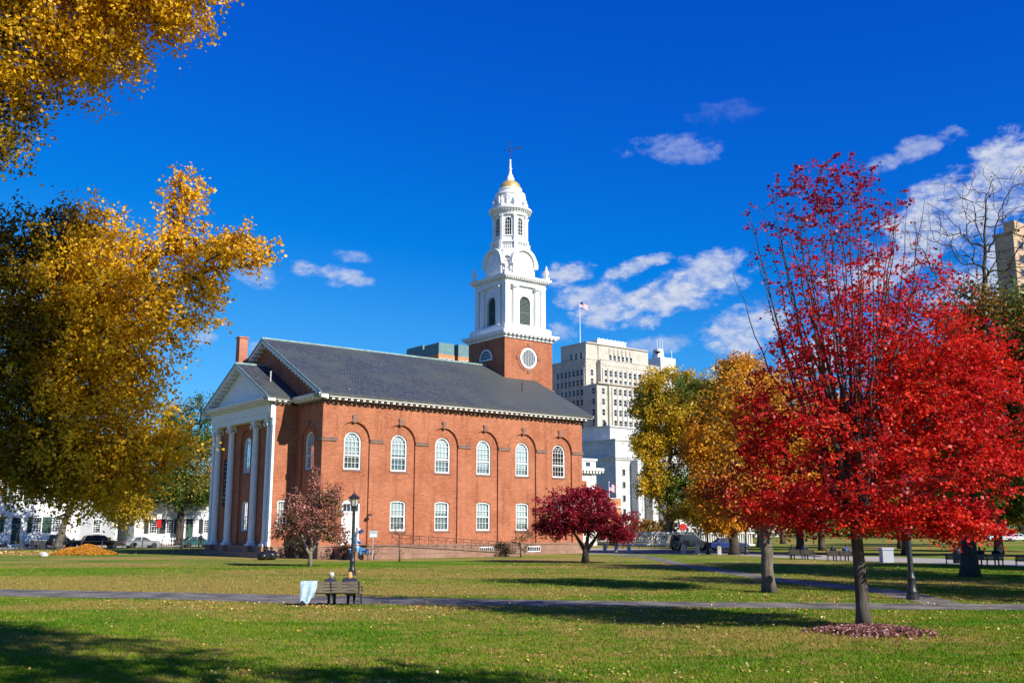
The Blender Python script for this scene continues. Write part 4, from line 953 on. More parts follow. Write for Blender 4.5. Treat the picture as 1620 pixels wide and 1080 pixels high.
# low brick block beyond the dark red maple
lb_ = bld('brick_block', 'low red brick block with pale stone band in front of the courthouse', 'building', (18.35, 200, 0))
mb = MB(); mb.box(0, 4.5, 0, 6, 0, 8.2); mb.build('wall', M['obrick'], lb_)
mb = MB(); mb.box(-.3, 4.8, -.3, 6.3, 6.4, 6.8); mb.box(-.1, 4.6, -.1, 6.1, 8.2, 8.4); mb.build('stone_band', M['granite'], lb_)
mb = MB(); mb.box(-.32, 4.82, -.32, -.1, 0, 1); mb.build('plinth', M['granite'], lb_)
flag_pole('white flag pole with drooping striped flag above the dark red maple', G(965, 856) * 1.0, 11.0, 1.2, 1.5, .09, 2.4, .1)
# teal-roofed brick block behind the roof ridge
tb = bld('teal_topped_building', 'orange brick block with teal metal top behind the church roof', 'building', (-23.8, 330, 0))
S = 1.571; tz = lambda z: 2.7 + (z - 2.7) * S
def bay(a, w_, b, d_, zt, label=None):
    m1 = MB(); m1.box(a * S, (a + w_) * S, b * S, (b + d_) * S, 0, tz(39.05)); m1.build('brick_bay', M['obrick'], tb)
    m2 = MB(); m2.hexa([((a + .1) * S, (b + .1) * S, tz(39.05)), ((a + w_ - .1) * S, (b + .1) * S, tz(39.05)), ((a + w_ - .1) * S, (b + d_) * S, tz(39.05)), ((a + .1) * S, (b + d_) * S, tz(39.05)),
                        ((a + .25) * S, (b + .25) * S, tz(zt)), ((a + w_) * S, (b + .25) * S, tz(zt)), ((a + w_) * S, (b + d_) * S, tz(zt)), ((a + .25) * S, (b + d_) * S, tz(zt))]); m2.build('metal_top', M['teal'], tb)
bay(-.7, 4.2, 0, 6, 41.6); bay(4.6, 4.6, 0.3, 6, 41.8); bay(.8, 1.8, 8.7, 7, 42.4); bay(-.2, 9, 5.6, 9, 41.0)
tw = win_mesh('window', 1.5, 2.2, M['white'], M['dglass'], .1, True, .14)
for r_ in range(3):
    for a in (.1, 1.4, 2.7, 5.6, 7.0): put('window', tw, tb, (a * S, -.02 if a < 4 else .3 * S - .02, tz(36.85) - r_ * 3.4))
    for b in (1.2, 2.6, 4.0): put('window', tw, tb, (-.7 * S - .02, b * S, tz(36.85) - r_ * 3.4), RF)
# tan tower at the right edge
rt = bld('tan_tower', 'tall tan stone tower with dark windows behind bare twigs at the right edge', 'building', (112.22 + 6 * U.x, 235 + 6 * U.y, 0))
mb = MB(); mb.box(16.5, 60, 0, 5, 0, 77.6); mb.box(20, 55, 1, 4, 77.6, 82); mb.build('wall', M['tan'], rt)
mb = MB(); mb.box(16.2, 60.3, -.3, 5.3, 77.6, 78.2); mb.box(16.2, 60.3, -.3, 5.3, 60, 60.6); mb.build('cornice', M['tan'], rt)
tw2 = win_mesh('window', 3.0, 2.5, M['tan'], M['dglass'], .1, False, .2)
for r_ in range(8):
    for i in range(5): put('window', tw2, rt, (20 + i * 4.15, -.02, 73.6 - r_ * 3.75))
# white houses along the street on the left
hw_ = win_mesh('window', 1.15, 2.0, M['white'], M['dglass'], .1, True, .1)
mu = MB()
for x in (-.19, .19): mu.box(x - .02, x + .02, -.06, -.03, .1, 1.9)
for z in (.42, .74, 1.3, 1.6): mu.box(-.48, .48, -.06, -.03, z - .02, z + .02)
mum = mu.mesh('glazing_bars', M['white']); sh = MB(); sh.box(-1.22, -.64, -.08, -.01, -.02, 2.02); shl = sh.mesh('shutter', M['greenp']); sh2 = MB(); sh2.box(-1.22, -.64, -.08, -.01, -.02, 2.02); shb = sh2.mesh('shutter', M['blackp'])
def hwin(par, x, y, z, shut=None):
    w = put('window', hw_, par, (x, y, z)); put('glazing_bars', mum, w)
    if shut: put('shutter', shut, w); put('shutter', shut, w, (1.86, 0, 0))
def house(label, u0, u1, v0, dep, h_, rz, wm_, wins, doors, shut, porch=False, dorm=()):
    hs = bld('clapboard_house', label, 'house', city(u0, v0)); w_ = u1 - u0
    mb = MB(); mb.box(0, w_, 0, dep, .5, h_); mb.add([(0, 0, h_), (0, dep, h_), (0, dep / 2, rz - .2)], [(0, 1, 2)]); mb.add([(w_, 0, h_), (w_, dep, h_), (w_, dep / 2, rz - .2)], [(0, 1, 2)]); mb.build('wall', wm_, hs)
    mb = MB(); mb.box(-.05, w_ + .05, -.05, dep + .05, 0, .5); mb.build('foundation', M['brown'], hs)
    mb = MB()
    for a, b in ((-.5, dep / 2), (dep + .5, dep / 2)):
        f = lambda x: [(x, a, h_ - .1), (x, b, rz), (x, b, rz - .25), (x, a, h_ - .35)]
        mb.prism([f(-.4), f(w_ + .4)])
    r_ = mb.build('roof', M['roofd'], hs)
    mb = MB(); mb.box(w_ * .7, w_ * .7 + 1.0, dep * .5 - .4, dep * .5 + .4, rz - 1, rz + 1.6); mb.build('chimney', M['brick2'], r_)
    mb = MB(); mb.box(-.25, w_ + .25, -.35, 0, h_ - .55, h_ - .12); mb.box(-.08, .3, -.06, .01, .5, h_ - .5); mb.box(w_ - .3, w_ + .08, -.06, .01, .5, h_ - .5); mb.build('trim', M['white'], hs)
    for x, z in wins: hwin(hs, x - u0, -.01, z, shut)
    for x in doors:
        x -= u0; d = MB(); d.box(x - .85, x - .55, -.25, .02, .5, 3.9); d.box(x + .55, x + .85, -.25, .02, .5, 3.9); d.box(x - .95, x + .95, -.4, .02, 3.9, 4.3); d.box(x - 1, x + 1, -1.2, 0, 0, .5); do_ = d.build('door_case', M['white'], hs)
        d = MB(); d.box(x - .55, x + .55, -.07, -.02, .5, 3.0); d.build('door', M['greenp'], do_); d = MB(); d.quad((x - .55, -.04, 3.05), (x + .55, -.04, 3.05), (x + .55, -.04, 3.85), (x - .55, -.04, 3.85)); d.build('fanlight', M['dglass'], do_)
    for x in dorm:
        x -= u0; d = MB(); d.box(x - .8, x + .8, .6, 4, h_ + .2, h_ + 2.0); d.prism([[(x - 1, .4, h_ + 2), (x + 1, .4, h_ + 2), (x, .4, h_ + 3)], [(x - 1, 4.5, h_ + 2), (x + 1, 4.5, h_ + 2), (x, 4.5, h_ + 3)]]); d.build('dormer', M['clap'], r_)
    return hs
house('white clapboard house with green shutters and green door behind the dark pickup truck', -15.5, -2.4, 66.5, 9, 9.2, 13, M['clap'], [(-12.6, 5.9), (-10.0, 5.9), (-7.4, 5.9), (-5.0, 5.9), (-12.6, 2.0), (-7.4, 2.0), (-5.0, 2.0)], [-10.0], shl)
house('plain grey gabled house set back between the two white houses', -1.4, 4.0, 70, 9, 7.5, 11.5, M['clapg'], [(1.2, 1.8), (1.2, 4.8)], [], None)
house('long white house with black shutters and green door left of the church', 5.4, 22.0, 66.5, 9, 6.4, 10.4, M['clap'], [(7.9, 1.8), (10.3, 1.8), (15.8, 1.8), (18.6, 1.8), (20.6, 1.8)], [13.1], shb, dorm=(8.2, 13.2, 18.2))
house('far white house at the left edge, half hidden by ginkgo leaves', -33, -17.5, 66.5, 9, 8.0, 12, M['clap'], [(-20, 5.4), (-23, 5.4), (-20, 1.9), (-26, 1.9)], [-23], shl)

# ------------------------------------------------------------------ trees
def unit(a): return a / np.maximum(np.linalg.norm(a, axis=-1, keepdims=True), 1e-9)
def leaf_arrays(P, size, rng, up=.6, asp=.55, fold=.18):
    n = len(P); nrm = unit(rng.normal(0, 1, (n, 3)) + np.array([0, 0, up])); t = unit(np.cross(nrm, rng.normal(0, 1, (n, 3)))); b = np.cross(nrm, t)
    s = (size * (.65 + .7 * rng.random(n)))[:, None]; w = s * asp
    V = np.stack([P - t * s * .5, P - t * s * .02 + b * w * .62 + nrm * s * fold, P + t * s * .5, P - t * s * .02 - b * w * .62 + nrm * s * fold], 1)
    return V
def segs(A, B, ra, rb, n):
    m = len(A); d = unit(B - A); ref = np.where(np.abs(d[:, 2:3]) < .9, np.array([[0, 0, 1.]]), np.array([[1., 0, 0]])); a = unit(np.cross(d, ref)); b = np.cross(d, a)
    th = np.arange(n) * 2 * np.pi / n; c = np.cos(th)[None, :, None]; s = np.sin(th)[None, :, None]
    ring = a[:, None] * c + b[:, None] * s
    V = np.concatenate([A[:, None] + ring * ra[:, None, None], B[:, None] + ring * rb[:, None, None]], 1)
    k = np.arange(n); k2 = (k + 1) % n; F = np.stack([k, k2, n + k2, n + k], 1)
    F = (np.arange(m) * 2 * n)[:, None, None] + F[None]
    return V.reshape(-1, 3), F.reshape(-1, 4)
def tree(name, label, trunk, tr, lobes, mats, leaf, seed, group=None, step=.6, stems=(), cat='tree', tip=.012, up=.6, droop=0., long=.5, flat=1., asp=.55, minup=.15, sides=5, pexp=.46, maxr=None):
    """trunk: points from the ground up; tr: radii; stems: extra (points, radii) limbs growing from it.
    lobes: (centre, radii, clusters, leaves per cluster, spread). Twigs grow from the limbs to every cluster; leaves sit along the twig ends."""
    rng = np.random.default_rng(seed); o = thing(name, label, cat, trunk[0], 0, group); base = np.array(trunk[0], float)
    pos = []; par = []; forced = {}
    def chain(pts, rad, start):
        prev = start
        for i, (p, r_) in enumerate(zip(pts, rad)):
            if i == 0 and start is not None: continue
            k = 1
            if prev is not None: k = max(1, int(np.linalg.norm(np.array(p) - pos[prev]) / .5))
            p0 = pos[prev] if prev is not None else None; r0 = forced.get(prev, r_)
            for j in range(1, k + 1):
                q = np.array(p, float) if p0 is None else p0 + (np.array(p, float) - p0) * j / k
                if p0 is not None and j < k: q = q + rng.normal(0, .03, 3)
                pos.append(q); par.append(-1 if prev is None else prev); prev = len(pos) - 1; forced[prev] = r0 + (r_ - r0) * j / k
        return prev
    chain(trunk, tr, None); ntr = len(pos)
    limbs = []
    for pts, rad in stems:
        st = int(np.argmin([np.linalg.norm(p - np.array(pts[0])) for p in pos[:ntr]])); i0 = len(pos); chain(pts, rad, st); limbs.append([st] + list(range(i0, len(pos))))
    nst = len(pos)
    cl = []
    for c, rd, n, lv, sp in lobes:
        q = unit(rng.normal(0, 1, (n, 3))) * (rng.random((n, 1)) ** (1 / 2.4)); q = q * np.array(rd) + np.array(c)
        cl += [(q[i], lv, sp) for i in range(n)]
    nodes = np.zeros((len(pos) + len(cl) * 40, 3)); nodes[:len(pos)] = pos; parent = list(par); plen = [0.] * len(pos); cnt = len(pos)
    for i in range(len(pos)):
        if par[i] >= 0: plen[i] = plen[par[i]] + np.linalg.norm(pos[i] - pos[par[i]])
    pl = np.zeros(len(nodes)); pl[:cnt] = plen; ok0 = np.zeros(len(nodes), bool); ok0[:cnt] = [p[2] - base[2] > (minup * max(t[2] - base[2] for t in trunk)) for p in pos]
    if not ok0.any(): ok0[cnt - 1] = True
    dist0 = [np.min(np.linalg.norm(nodes[:cnt][ok0[:cnt]] - c[0], axis=1)) for c in cl]
    tips = []
    for ci in np.argsort(dist0):
        c, lv, sp = cl[ci]; d = np.linalg.norm(nodes[:cnt] - c, axis=1); below = np.maximum(0, nodes[:cnt, 2] - c[2] - .2)
        cost = d + .22 * pl[:cnt] + 1.2 * below; cost[~ok0[:cnt]] = 1e9; j = int(np.argmin(cost)); dd = d[j]
        k = max(2, min(30, int(dd / step))); p0 = nodes[j]; dirp = unit(p0 - nodes[parent[j]]) if parent[j] >= 0 else np.array([0, 0, 1.])
        ctrl = p0 + (dirp * .5 + np.array([0, 0, .25])) * dd * .4 + rng.normal(0, .06 * dd, 3); prev = j
        for t in np.linspace(0, 1, k + 1)[1:]:
            q = p0 * (1 - t) ** 2 + 2 * ctrl * t * (1 - t) + c * t * t; q = q + rng.normal(0, .02 * dd if t < 1 else 0, 3); q[2] -= droop * dd * t * t * .3
            nodes[cnt] = q; pl[cnt] = pl[prev] + dd / k; ok0[cnt] = True; parent.append(prev); prev = cnt; cnt += 1
        tips.append((prev, lv, sp))
    N = nodes[:cnt]; pa = np.array(parent); w = np.zeros(cnt)
    for tpi, _, _ in tips: w[tpi] += 1
    for i in range(cnt - 1, 0, -1):
        if pa[i] >= 0: w[pa[i]] += w[i]
    rad = tip * np.maximum(w, 1) ** pexp
    if maxr: rad = np.minimum(rad, maxr)
    for i, r_ in forced.items(): rad[i] = r_
    # trunk and limbs as continuous tubes
    mb = MB(); tp = [Vector(p - base) for p in pos[:ntr]]; rr = [forced[i] for i in range(ntr)]
    flare = [r_ * (1 + .35 * max(0, 1 - (p.z / (2.4 * tr[0]))) ** 1.5) for p, r_ in zip(tp, rr)]
    tp[0].z -= .05; mb.tube(tp, flare, 12); mb.build('trunk', mats[0], o, True)
    for lb in limbs:
        mb = MB(); mb.tube([Vector(pos[i] - base) for i in lb], [forced[lb[1]]] + [forced[i] for i in lb[1:]], 7); mb.build('limb', mats[0], o, True)
    idx = np.array([i for i in range(nst, cnt) if pa[i] >= 0])
    if len(idx):
        ra = np.minimum(rad[pa[idx]], rad[idx] * 1.3); V, F = segs(N[pa[idx]] - base, N[idx] - base, ra, rad[idx], sides)
        kind(put('twigs', np_mesh('twigs', V, F, mats[0], True), o), 'stuff')
    LP = []
    for tpi, lv, sp in tips:
        if lv <= 0: continue
        n = int(rng.poisson(lv))
        if n < 1: continue
        a = N[pa[tpi]] if pa[tpi] >= 0 else N[tpi]; d = unit(N[tpi] - a); ln = sp * 2 * long
        t = rng.random(n)[:, None] * 1.5 - .75; g = rng.normal(0, sp * .5, (n, 3)); g[:, 2] *= flat
        q = N[tpi] + d * t * ln + g; q[:, 2] -= droop * np.abs(g[:, 2]); LP.append(q)
    if LP:
        LP = np.concatenate(LP); LP[:, 2] = np.maximum(LP[:, 2], .15)
        V = leaf_arrays(LP - base, leaf, rng, up, asp); n = len(V)
        kind(put('leaves', np_mesh('leaves', V.reshape(-1, 3), np.arange(4 * n).reshape(-1, 4), mats[1]), o), 'stuff')
    return o
BK = dict(maple=bark_mat('maple_bark', (.085, .068, .058)), grey=bark_mat('grey_bark', (.15, .125, .10)), dark=bark_mat('dark_bark', (.07, .055, .045)), pale=bark_mat('pale_bark', (.26, .21, .16)))
GOLD = [(0, (.55, .26, .006)), (.35, (.74, .40, .010)), (.7, (.82, .50, .018)), (1, (.88, .62, .05))]
OLIVE_SHADE = [(0, (.06, .046, .005)), (.4, (.15, .105, .006)), (.75, (.30, .20, .010)), (1, (.50, .35, .02))]  # olive leaves, darkened: shade on the crown's left is painted into the colour
GRN = [(0, (.035, .07, .010)), (.5, (.075, .14, .015)), (1, (.18, .22, .025))]
LM = dict(
    ginkgo=leaf_mat('ginkgo_leaf', GOLD, OLIVE_SHADE, (-7.8, -11.4), .4, (.47, .64), transl=.34, gloss=.015),
    red=leaf_mat('scarlet_maple_leaf', [(0, (.26, .005, .010)), (.35, (.60, .012, .014)), (.7, (.82, .045, .018)), (1, (.92, .17, .03))], [(0, (.28, .006, .016)), (.5, (.55, .012, .018)), (1, (.74, .05, .02))], None, .35, (.45, .65), height=(8.0, 11.5, (.30, .012, .06), .75), transl=.45, gloss=.018),
    crimson=leaf_mat('crimson_leaf', [(0, (.16, .008, .018)), (.5, (.33, .012, .03)), (1, (.48, .03, .05))], None, transl=.35),
    dusty=leaf_mat('dusty_pink_leaf', [(0, (.20, .065, .05)), (.5, (.36, .13, .10)), (1, (.50, .22, .17))], [(0, (.12, .09, .03)), (1, (.22, .15, .06))], None, .8, (.45, .65), transl=.3),
    yelgreen=leaf_mat('yellow_green_leaf', [(0, (.42, .25, .01)), (.5, (.62, .41, .015)), (1, (.72, .52, .03))], GRN, None, .11, (.50, .60), transl=.4),
    orange=leaf_mat('orange_leaf', [(0, (.46, .15, .01)), (.5, (.66, .29, .012)), (1, (.76, .42, .02))], [(0, (.20, .13, .01)), (.5, (.34, .22, .015)), (1, (.46, .30, .02))], None, .16, (.46, .6), transl=.42),
    redorange=leaf_mat('red_orange_leaf', [(0, (.26, .008, .015)), (.5, (.48, .018, .02)), (1, (.6, .05, .02))], [(0, (.5, .14, .01)), (1, (.68, .34, .02))], None, .38, (.40, .54), height=(3.9, 5.6, (.66, .33, .02), .8), transl=.4),
    green=leaf_mat('dark_green_leaf', GRN, [(0, (.16, .13, .012)), (.5, (.28, .22, .02)), (1, (.42, .3, .03))], None, .13, (.5, .62), transl=.4),
    brown=leaf_mat('brown_orange_leaf', [(0, (.11, .05, .01)), (.5, (.26, .13, .012)), (1, (.42, .24, .02))], GRN, None, .15, (.5, .62), transl=.35),
    shrub=leaf_mat('shrub_leaf', [(0, (.03, .035, .015)), (.5, (.07, .06, .03)), (1, (.15, .09, .04))], transl=.3),
    rust=leaf_mat('rust_leaf', [(0, (.22, .10, .02)), (.5, (.36, .20, .03)), (1, (.42, .28, .05))], transl=.35))

# the big ginkgo whose trunk stands outside the left edge
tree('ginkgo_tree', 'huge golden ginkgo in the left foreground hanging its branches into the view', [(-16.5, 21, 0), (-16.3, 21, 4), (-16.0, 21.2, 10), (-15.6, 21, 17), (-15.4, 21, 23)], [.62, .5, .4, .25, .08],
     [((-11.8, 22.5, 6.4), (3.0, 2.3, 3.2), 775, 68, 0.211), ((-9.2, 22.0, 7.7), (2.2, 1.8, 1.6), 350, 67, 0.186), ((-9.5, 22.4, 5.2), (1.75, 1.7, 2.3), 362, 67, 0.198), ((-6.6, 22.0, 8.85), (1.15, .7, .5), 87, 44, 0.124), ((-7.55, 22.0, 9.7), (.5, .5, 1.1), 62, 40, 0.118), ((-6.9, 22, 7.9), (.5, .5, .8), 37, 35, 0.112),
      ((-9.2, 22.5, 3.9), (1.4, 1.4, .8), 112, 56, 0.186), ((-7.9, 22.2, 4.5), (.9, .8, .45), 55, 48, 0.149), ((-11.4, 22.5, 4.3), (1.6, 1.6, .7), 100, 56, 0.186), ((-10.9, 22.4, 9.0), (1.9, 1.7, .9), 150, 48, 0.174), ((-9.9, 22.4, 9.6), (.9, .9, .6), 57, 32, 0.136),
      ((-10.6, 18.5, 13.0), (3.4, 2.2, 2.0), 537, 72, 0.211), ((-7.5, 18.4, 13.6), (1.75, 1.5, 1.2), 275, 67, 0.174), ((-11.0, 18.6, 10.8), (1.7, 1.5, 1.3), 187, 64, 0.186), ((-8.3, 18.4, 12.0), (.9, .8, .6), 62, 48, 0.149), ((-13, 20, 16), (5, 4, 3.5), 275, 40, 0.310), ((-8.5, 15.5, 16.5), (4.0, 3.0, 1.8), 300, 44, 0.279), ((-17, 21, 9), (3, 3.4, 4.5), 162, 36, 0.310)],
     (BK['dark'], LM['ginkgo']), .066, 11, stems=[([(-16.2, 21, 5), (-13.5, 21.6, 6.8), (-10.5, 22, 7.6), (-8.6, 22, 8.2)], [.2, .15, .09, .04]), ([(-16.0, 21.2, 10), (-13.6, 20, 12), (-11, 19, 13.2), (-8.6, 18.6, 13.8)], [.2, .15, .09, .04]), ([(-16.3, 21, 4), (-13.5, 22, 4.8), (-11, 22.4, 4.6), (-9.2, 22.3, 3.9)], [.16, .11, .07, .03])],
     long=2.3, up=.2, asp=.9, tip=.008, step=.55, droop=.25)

# scarlet maple in the right foreground
RB = (9.29, 27.17, 0); rst = []
rs = random.Random(7)
for k in range(40):
    a = 2 * math.pi * k * .618 + rs.uniform(-.2, .2); sp = 2.9 * math.sqrt((k + .5) / 40); h_ = 13.0 - .16 * sp ** 2.1 - rs.uniform(0, 1.6); b0 = rs.uniform(2.3, 5.0)
    cx, cy = sp * math.cos(a) - .2, sp * math.sin(a); m_ = rs.uniform(.5, .62)
    rst.append(([(RB[0] + .02, RB[1], b0), (RB[0] + cx * .3, RB[1] + cy * .3, b0 + 1.3), (RB[0] + cx * .7, RB[1] + cy * .7, b0 + (h_ - b0) * m_), (RB[0] + cx, RB[1] + cy, h_)], [.06 if k > 9 else .085, .04 if k > 9 else .06, .02, .005]))
tree('scarlet_maple', 'scarlet maple with purple upper twigs in the right foreground', [RB, (9.27, 27.17, 1.3), (9.22, 27.17, 2.6), (9.15, 27.15, 4.4), (9.1, 27.1, 6.5)], [.185, .165, .15, .10, .05],
     [((9.8, 27.1, 4.3), (3.7, 3.2, 1.9), 380, 40, .24), ((11.4, 27.0, 5.9), (2.5, 2.4, 2.1), 280, 40, .24), ((8.5, 27.2, 6.0), (2.3, 2.6, 1.7), 140, 30, .26), ((10.1, 27.1, 7.7), (2.9, 2.6, 1.4), 300, 25, .27), ((9.8, 27.1, 9.1), (2.9, 2.5, 1.2), 250, 13, .24), ((9.1, 27.1, 10.6), (2.7, 2.3, 1.2), 180, 6, .14), ((9.0, 27.1, 11.6), (2.3, 2.0, 1.0), 170, 7, .10), ((8.9, 27.1, 12.4), (1.6, 1.4, .6), 80, 8, .09),
      ((13.0, 27.2, 4.4), (1.2, 1.1, .3), 44, 44, .24), ((11.7, 26.2, 2.8), (1.0, .8, .5), 64, 50, .24), ((6.8, 27.4, 5.2), (.8, .9, 1.3), 56, 30, .22), ((7.6, 27, 3.2), (1.6, 1.3, .6), 90, 44, .25), ((12.8, 27, 7.0), (1.2, 1.4, 1.3), 90, 26, .26), ((9.9, 26.4, 2.9), (1.6, 1.2, .45), 60, 44, .25)],
     (BK['maple'], LM['red']), .088, 5, stems=rst, flat=.42, long=1.15, up=1.1, asp=.8, tip=.0055, step=.5, pexp=.4, minup=.3, maxr=.045)
# dark red and pink maples by the church
tree('dark_red_maple', 'round dark crimson maple in front of the church\'s right corner', [(5.59, 77.7, 0), (5.62, 77.7, .8), (5.75, 77.7, 1.6), (5.9, 77.7, 2.8)], [.26, .22, .15, .08],
     [((5.0, 77.5, 3.9), (3.3, 3.0, 1.7), 190, 38, .40), ((7.2, 77.5, 2.9), (2.5, 2.2, 1.1), 110, 38, .38), ((3.6, 77.5, 2.7), (1.9, 1.8, .9), 80, 42, .38), ((5.6, 77.3, 5.0), (1.6, 1.6, .6), 50, 36, .36), ((8.3, 77.5, 2.0), (1.0, 1.0, .6), 34, 40, .35)],
     (BK['dark'], LM['crimson']), .16, 21, flat=.6, long=.9, up=.8, asp=.75, tip=.02, stems=[([(5.6, 77.7, .9), (4.9, 77.5, 2), (4.3, 77.4, 3)], [.14, .1, .05]), ([(5.6, 77.7, .9), (6.5, 77.6, 2), (7.2, 77.5, 2.6)], [.14, .1, .05])])
tree('pink_maple', 'vase-shaped dusty pink maple in front of the church portico', [(-13.95, 70.3, 0), (-13.9, 70.3, .7), (-13.85, 70.3, 1.3)], [.14, .12, .10],
     [((-13.9, 70.3, 3.2), (2.3, 2.1, 1.2), 150, 24, .32), ((-14.9, 70.3, 4.2), (1.1, 1.0, 1.1), 60, 28, .28), ((-12.6, 70.3, 4.4), (.9, .9, 1.2), 54, 28, .28), ((-13.75, 70.3, 5.5), (.45, .5, 1.3), 34, 22, .24), ((-15.9, 70.2, 2.5), (.9, .8, .6), 40, 26, .28), ((-12.2, 70.2, 2.2), (.8, .8, .7), 36, 26, .28)],
     (BK['pale'], LM['dusty']), .14, 22, flat=.7, long=1.0, up=.6, asp=.7, tip=.014, minup=.3, stems=[([(-13.9, 70.3, 1), (-14.6, 70.2, 2.3), (-15.0, 70.2, 3.6)], [.1, .07, .03]), ([(-13.9, 70.3, 1), (-13.2, 70.3, 2.4), (-12.7, 70.3, 3.8)], [.1, .07, .03]), ([(-13.9, 70.3, 1.2), (-13.85, 70.3, 3), (-13.75, 70.3, 5)], [.09, .06, .02])])
# maple with grey trunk left of the scarlet one
tree('red_orange_maple', 'grey-trunked red and orange maple just left of the scarlet maple', [(10.85, 43.2, 0), (10.8, 43.2, 2.6), (10.6, 43.2, 5.5), (10.5, 43.2, 9)], [.27, .24, .18, .07],
     [((10.6, 43.2, 4.2), (2.9, 2.8, 1.4), 190, 44, .38), ((12.4, 43.6, 6.8), (2.8, 2.8, 2.8), 210, 40, .40), ((10.0, 43.2, 7.6), (1.9, 1.9, 2.2), 90, 30, .36)],
     (BK['grey'], LM['redorange']), .15, 31, flat=.7, long=.9, up=.7, asp=.8, tip=.014)
# trees of the green beyond
tree('yellow_green_tree', 'tall yellow and green tree in front of the white courthouse', [(23.3, 150, 0), (23.3, 150, 4), (23.6, 150, 11), (24, 150, 20)], [.5, .42, .3, .12],
     [((23.5, 150, 20.5), (5.2, 5, 6.2), 300, 60, .85), ((30, 150, 16), (7.2, 4.5, 6.4), 300, 56, .9), ((20.6, 150, 14.5), (3.0, 3, 3.2), 120, 60, .8), ((19.6, 150, 20), (1.7, 2, 2.2), 40, 46, .7), ((28.5, 150, 22.5), (4.4, 3, 3.6), 120, 52, .85), ((23.5, 150, 9.5), (4.6, 3.5, 3.0), 150, 26, .6), ((29.5, 150, 8), (4.6, 3, 4), 190, 46, .8), ((25, 149, 5.2), (4.5, 3, 1.6), 80, 16, .6), ((21.6, 150, 8.6), (3.4, 3, 2.8), 100, 34, .7), ((28, 148, 4.6), (4, 2.5, 1.8), 110, 40, .7)],
     (BK['grey'], LM['yelgreen']), .36, 41, group='autumn trees across the green', tip=.028, step=1., stems=[([(23.3, 150, 3), (21.5, 150, 7), (20, 150, 12)], [.22, .16, .08]), ([(23.3, 150, 3), (25.5, 150, 7), (27.5, 150, 12)], [.22, .16, .08]), ([(23.3, 150, 3), (24.2, 149, 8), (25, 149, 13)], [.2, .14, .08])])
tree('orange_tree', 'orange and yellow tree standing by the granite bollards behind the maples', [(21.97, 100.5, 0), (21.9, 100.5, 4), (21.6, 100.4, 9), (21.4, 100.4, 15)], [.48, .4, .28, .1],
     [((23.4, 100.4, 14.6), (4.6, 3.8, 4.6), 330, 52, .7), ((19.4, 100.4, 11.2), (2.6, 2.6, 3.6), 150, 44, .65), ((20.4, 100, 5.8), (3.0, 2.6, 1.9), 160, 54, .6), ((25.2, 100.5, 8.0), (3.2, 2.6, 3.0), 150, 50, .65), ((23.2, 100, 18.6), (2.4, 2, 1.4), 70, 40, .6), ((20.9, 100, 3.0), (2.2, 1.6, .9), 70, 50, .5)],
     (BK['dark'], LM['orange']), .28, 42, group='autumn trees across the green', tip=.022, step=.9, droop=.3)
tree('bare_topped_tree', 'big brown-leaved tree with bare upper twigs at the right edge', [(25.2, 56.2, 0), (25.3, 56.2, 3), (26, 56.2, 8), (27.2, 56.2, 15), (28, 56.2, 22)], [.46, .38, .3, .14, .03],
     [((25.2, 56.2, 8.4), (5.2, 4, 4.8), 360, 44, .55), ((23.0, 56, 11.2), (3.4, 3, 2.4), 120, 30, .55), ((28.8, 56.2, 11.5), (5, 4.5, 4.4), 330, 36, .6), ((27.2, 56, 14.8), (3.2, 3, 1.7), 120, 26, .5), ((28.2, 56.2, 18.5), (5.8, 4.5, 5.5), 1150, .12, .3), ((25.0, 56.2, 14.5), (3.6, 3.2, 2.6), 130, 3, .3)],
     (BK['dark'], LM['brown']), .22, 43, tip=.007, step=.7, long=.9, sides=4)
for i, (x, y, h_, r_, mt, lab) in enumerate([(36, 118, 15, 5.5, 'orange', 'rounded orange tree behind the scarlet maple on the far lawn'), (49, 128, 17, 6, 'green', 'dark green tree behind the seated group near the right edge'), (62, 140, 16, 6.5, 'brown', 'brown tree farther right beyond the white parked cars'),
                                             (44, 165, 19, 7, 'yelgreen', 'distant yellow-green tree above the people on the right benches'), (72, 150, 18, 7, 'green', 'dark green tree by the right edge on the far lawn'), (57, 110, 13, 5, 'brown', 'low spreading brown tree behind the bare-topped tree'),
                                             (29.5, 104, 14, 5, 'orange', 'orange tree right of the bollards, seen through the scarlet crown'), (38, 98, 13, 5, 'brown', 'olive brown tree between the benches and the far lawn'), (45.5, 95, 14, 5.5, 'green', 'dark tree behind the three seated people'), (33, 135, 17, 6.5, 'yelgreen', 'yellow tree behind the orange ones on the far lawn'), (55, 92, 13, 5, 'orange', 'orange brown tree close to the right edge')]):
    tree('park_tree', lab, [(x, y, 0), (x, y, h_ * .3), (x + .4, y, h_ * .75)], [.42, .34, .12], [((x, y, h_ * .62), (r_, r_ * .85, h_ * .34), 170, 40, .95), ((x - r_ * .55, y, h_ * .38), (r_ * .6, r_ * .6, h_ * .16), 70, 40, .85), ((x + r_ * .55, y, h_ * .40), (r_ * .6, r_ * .6, h_ * .17), 70, 40, .85)],
         (BK['dark'], LM[mt]), .36, 50 + i, group='autumn trees across the green', tip=.03, step=1.1)
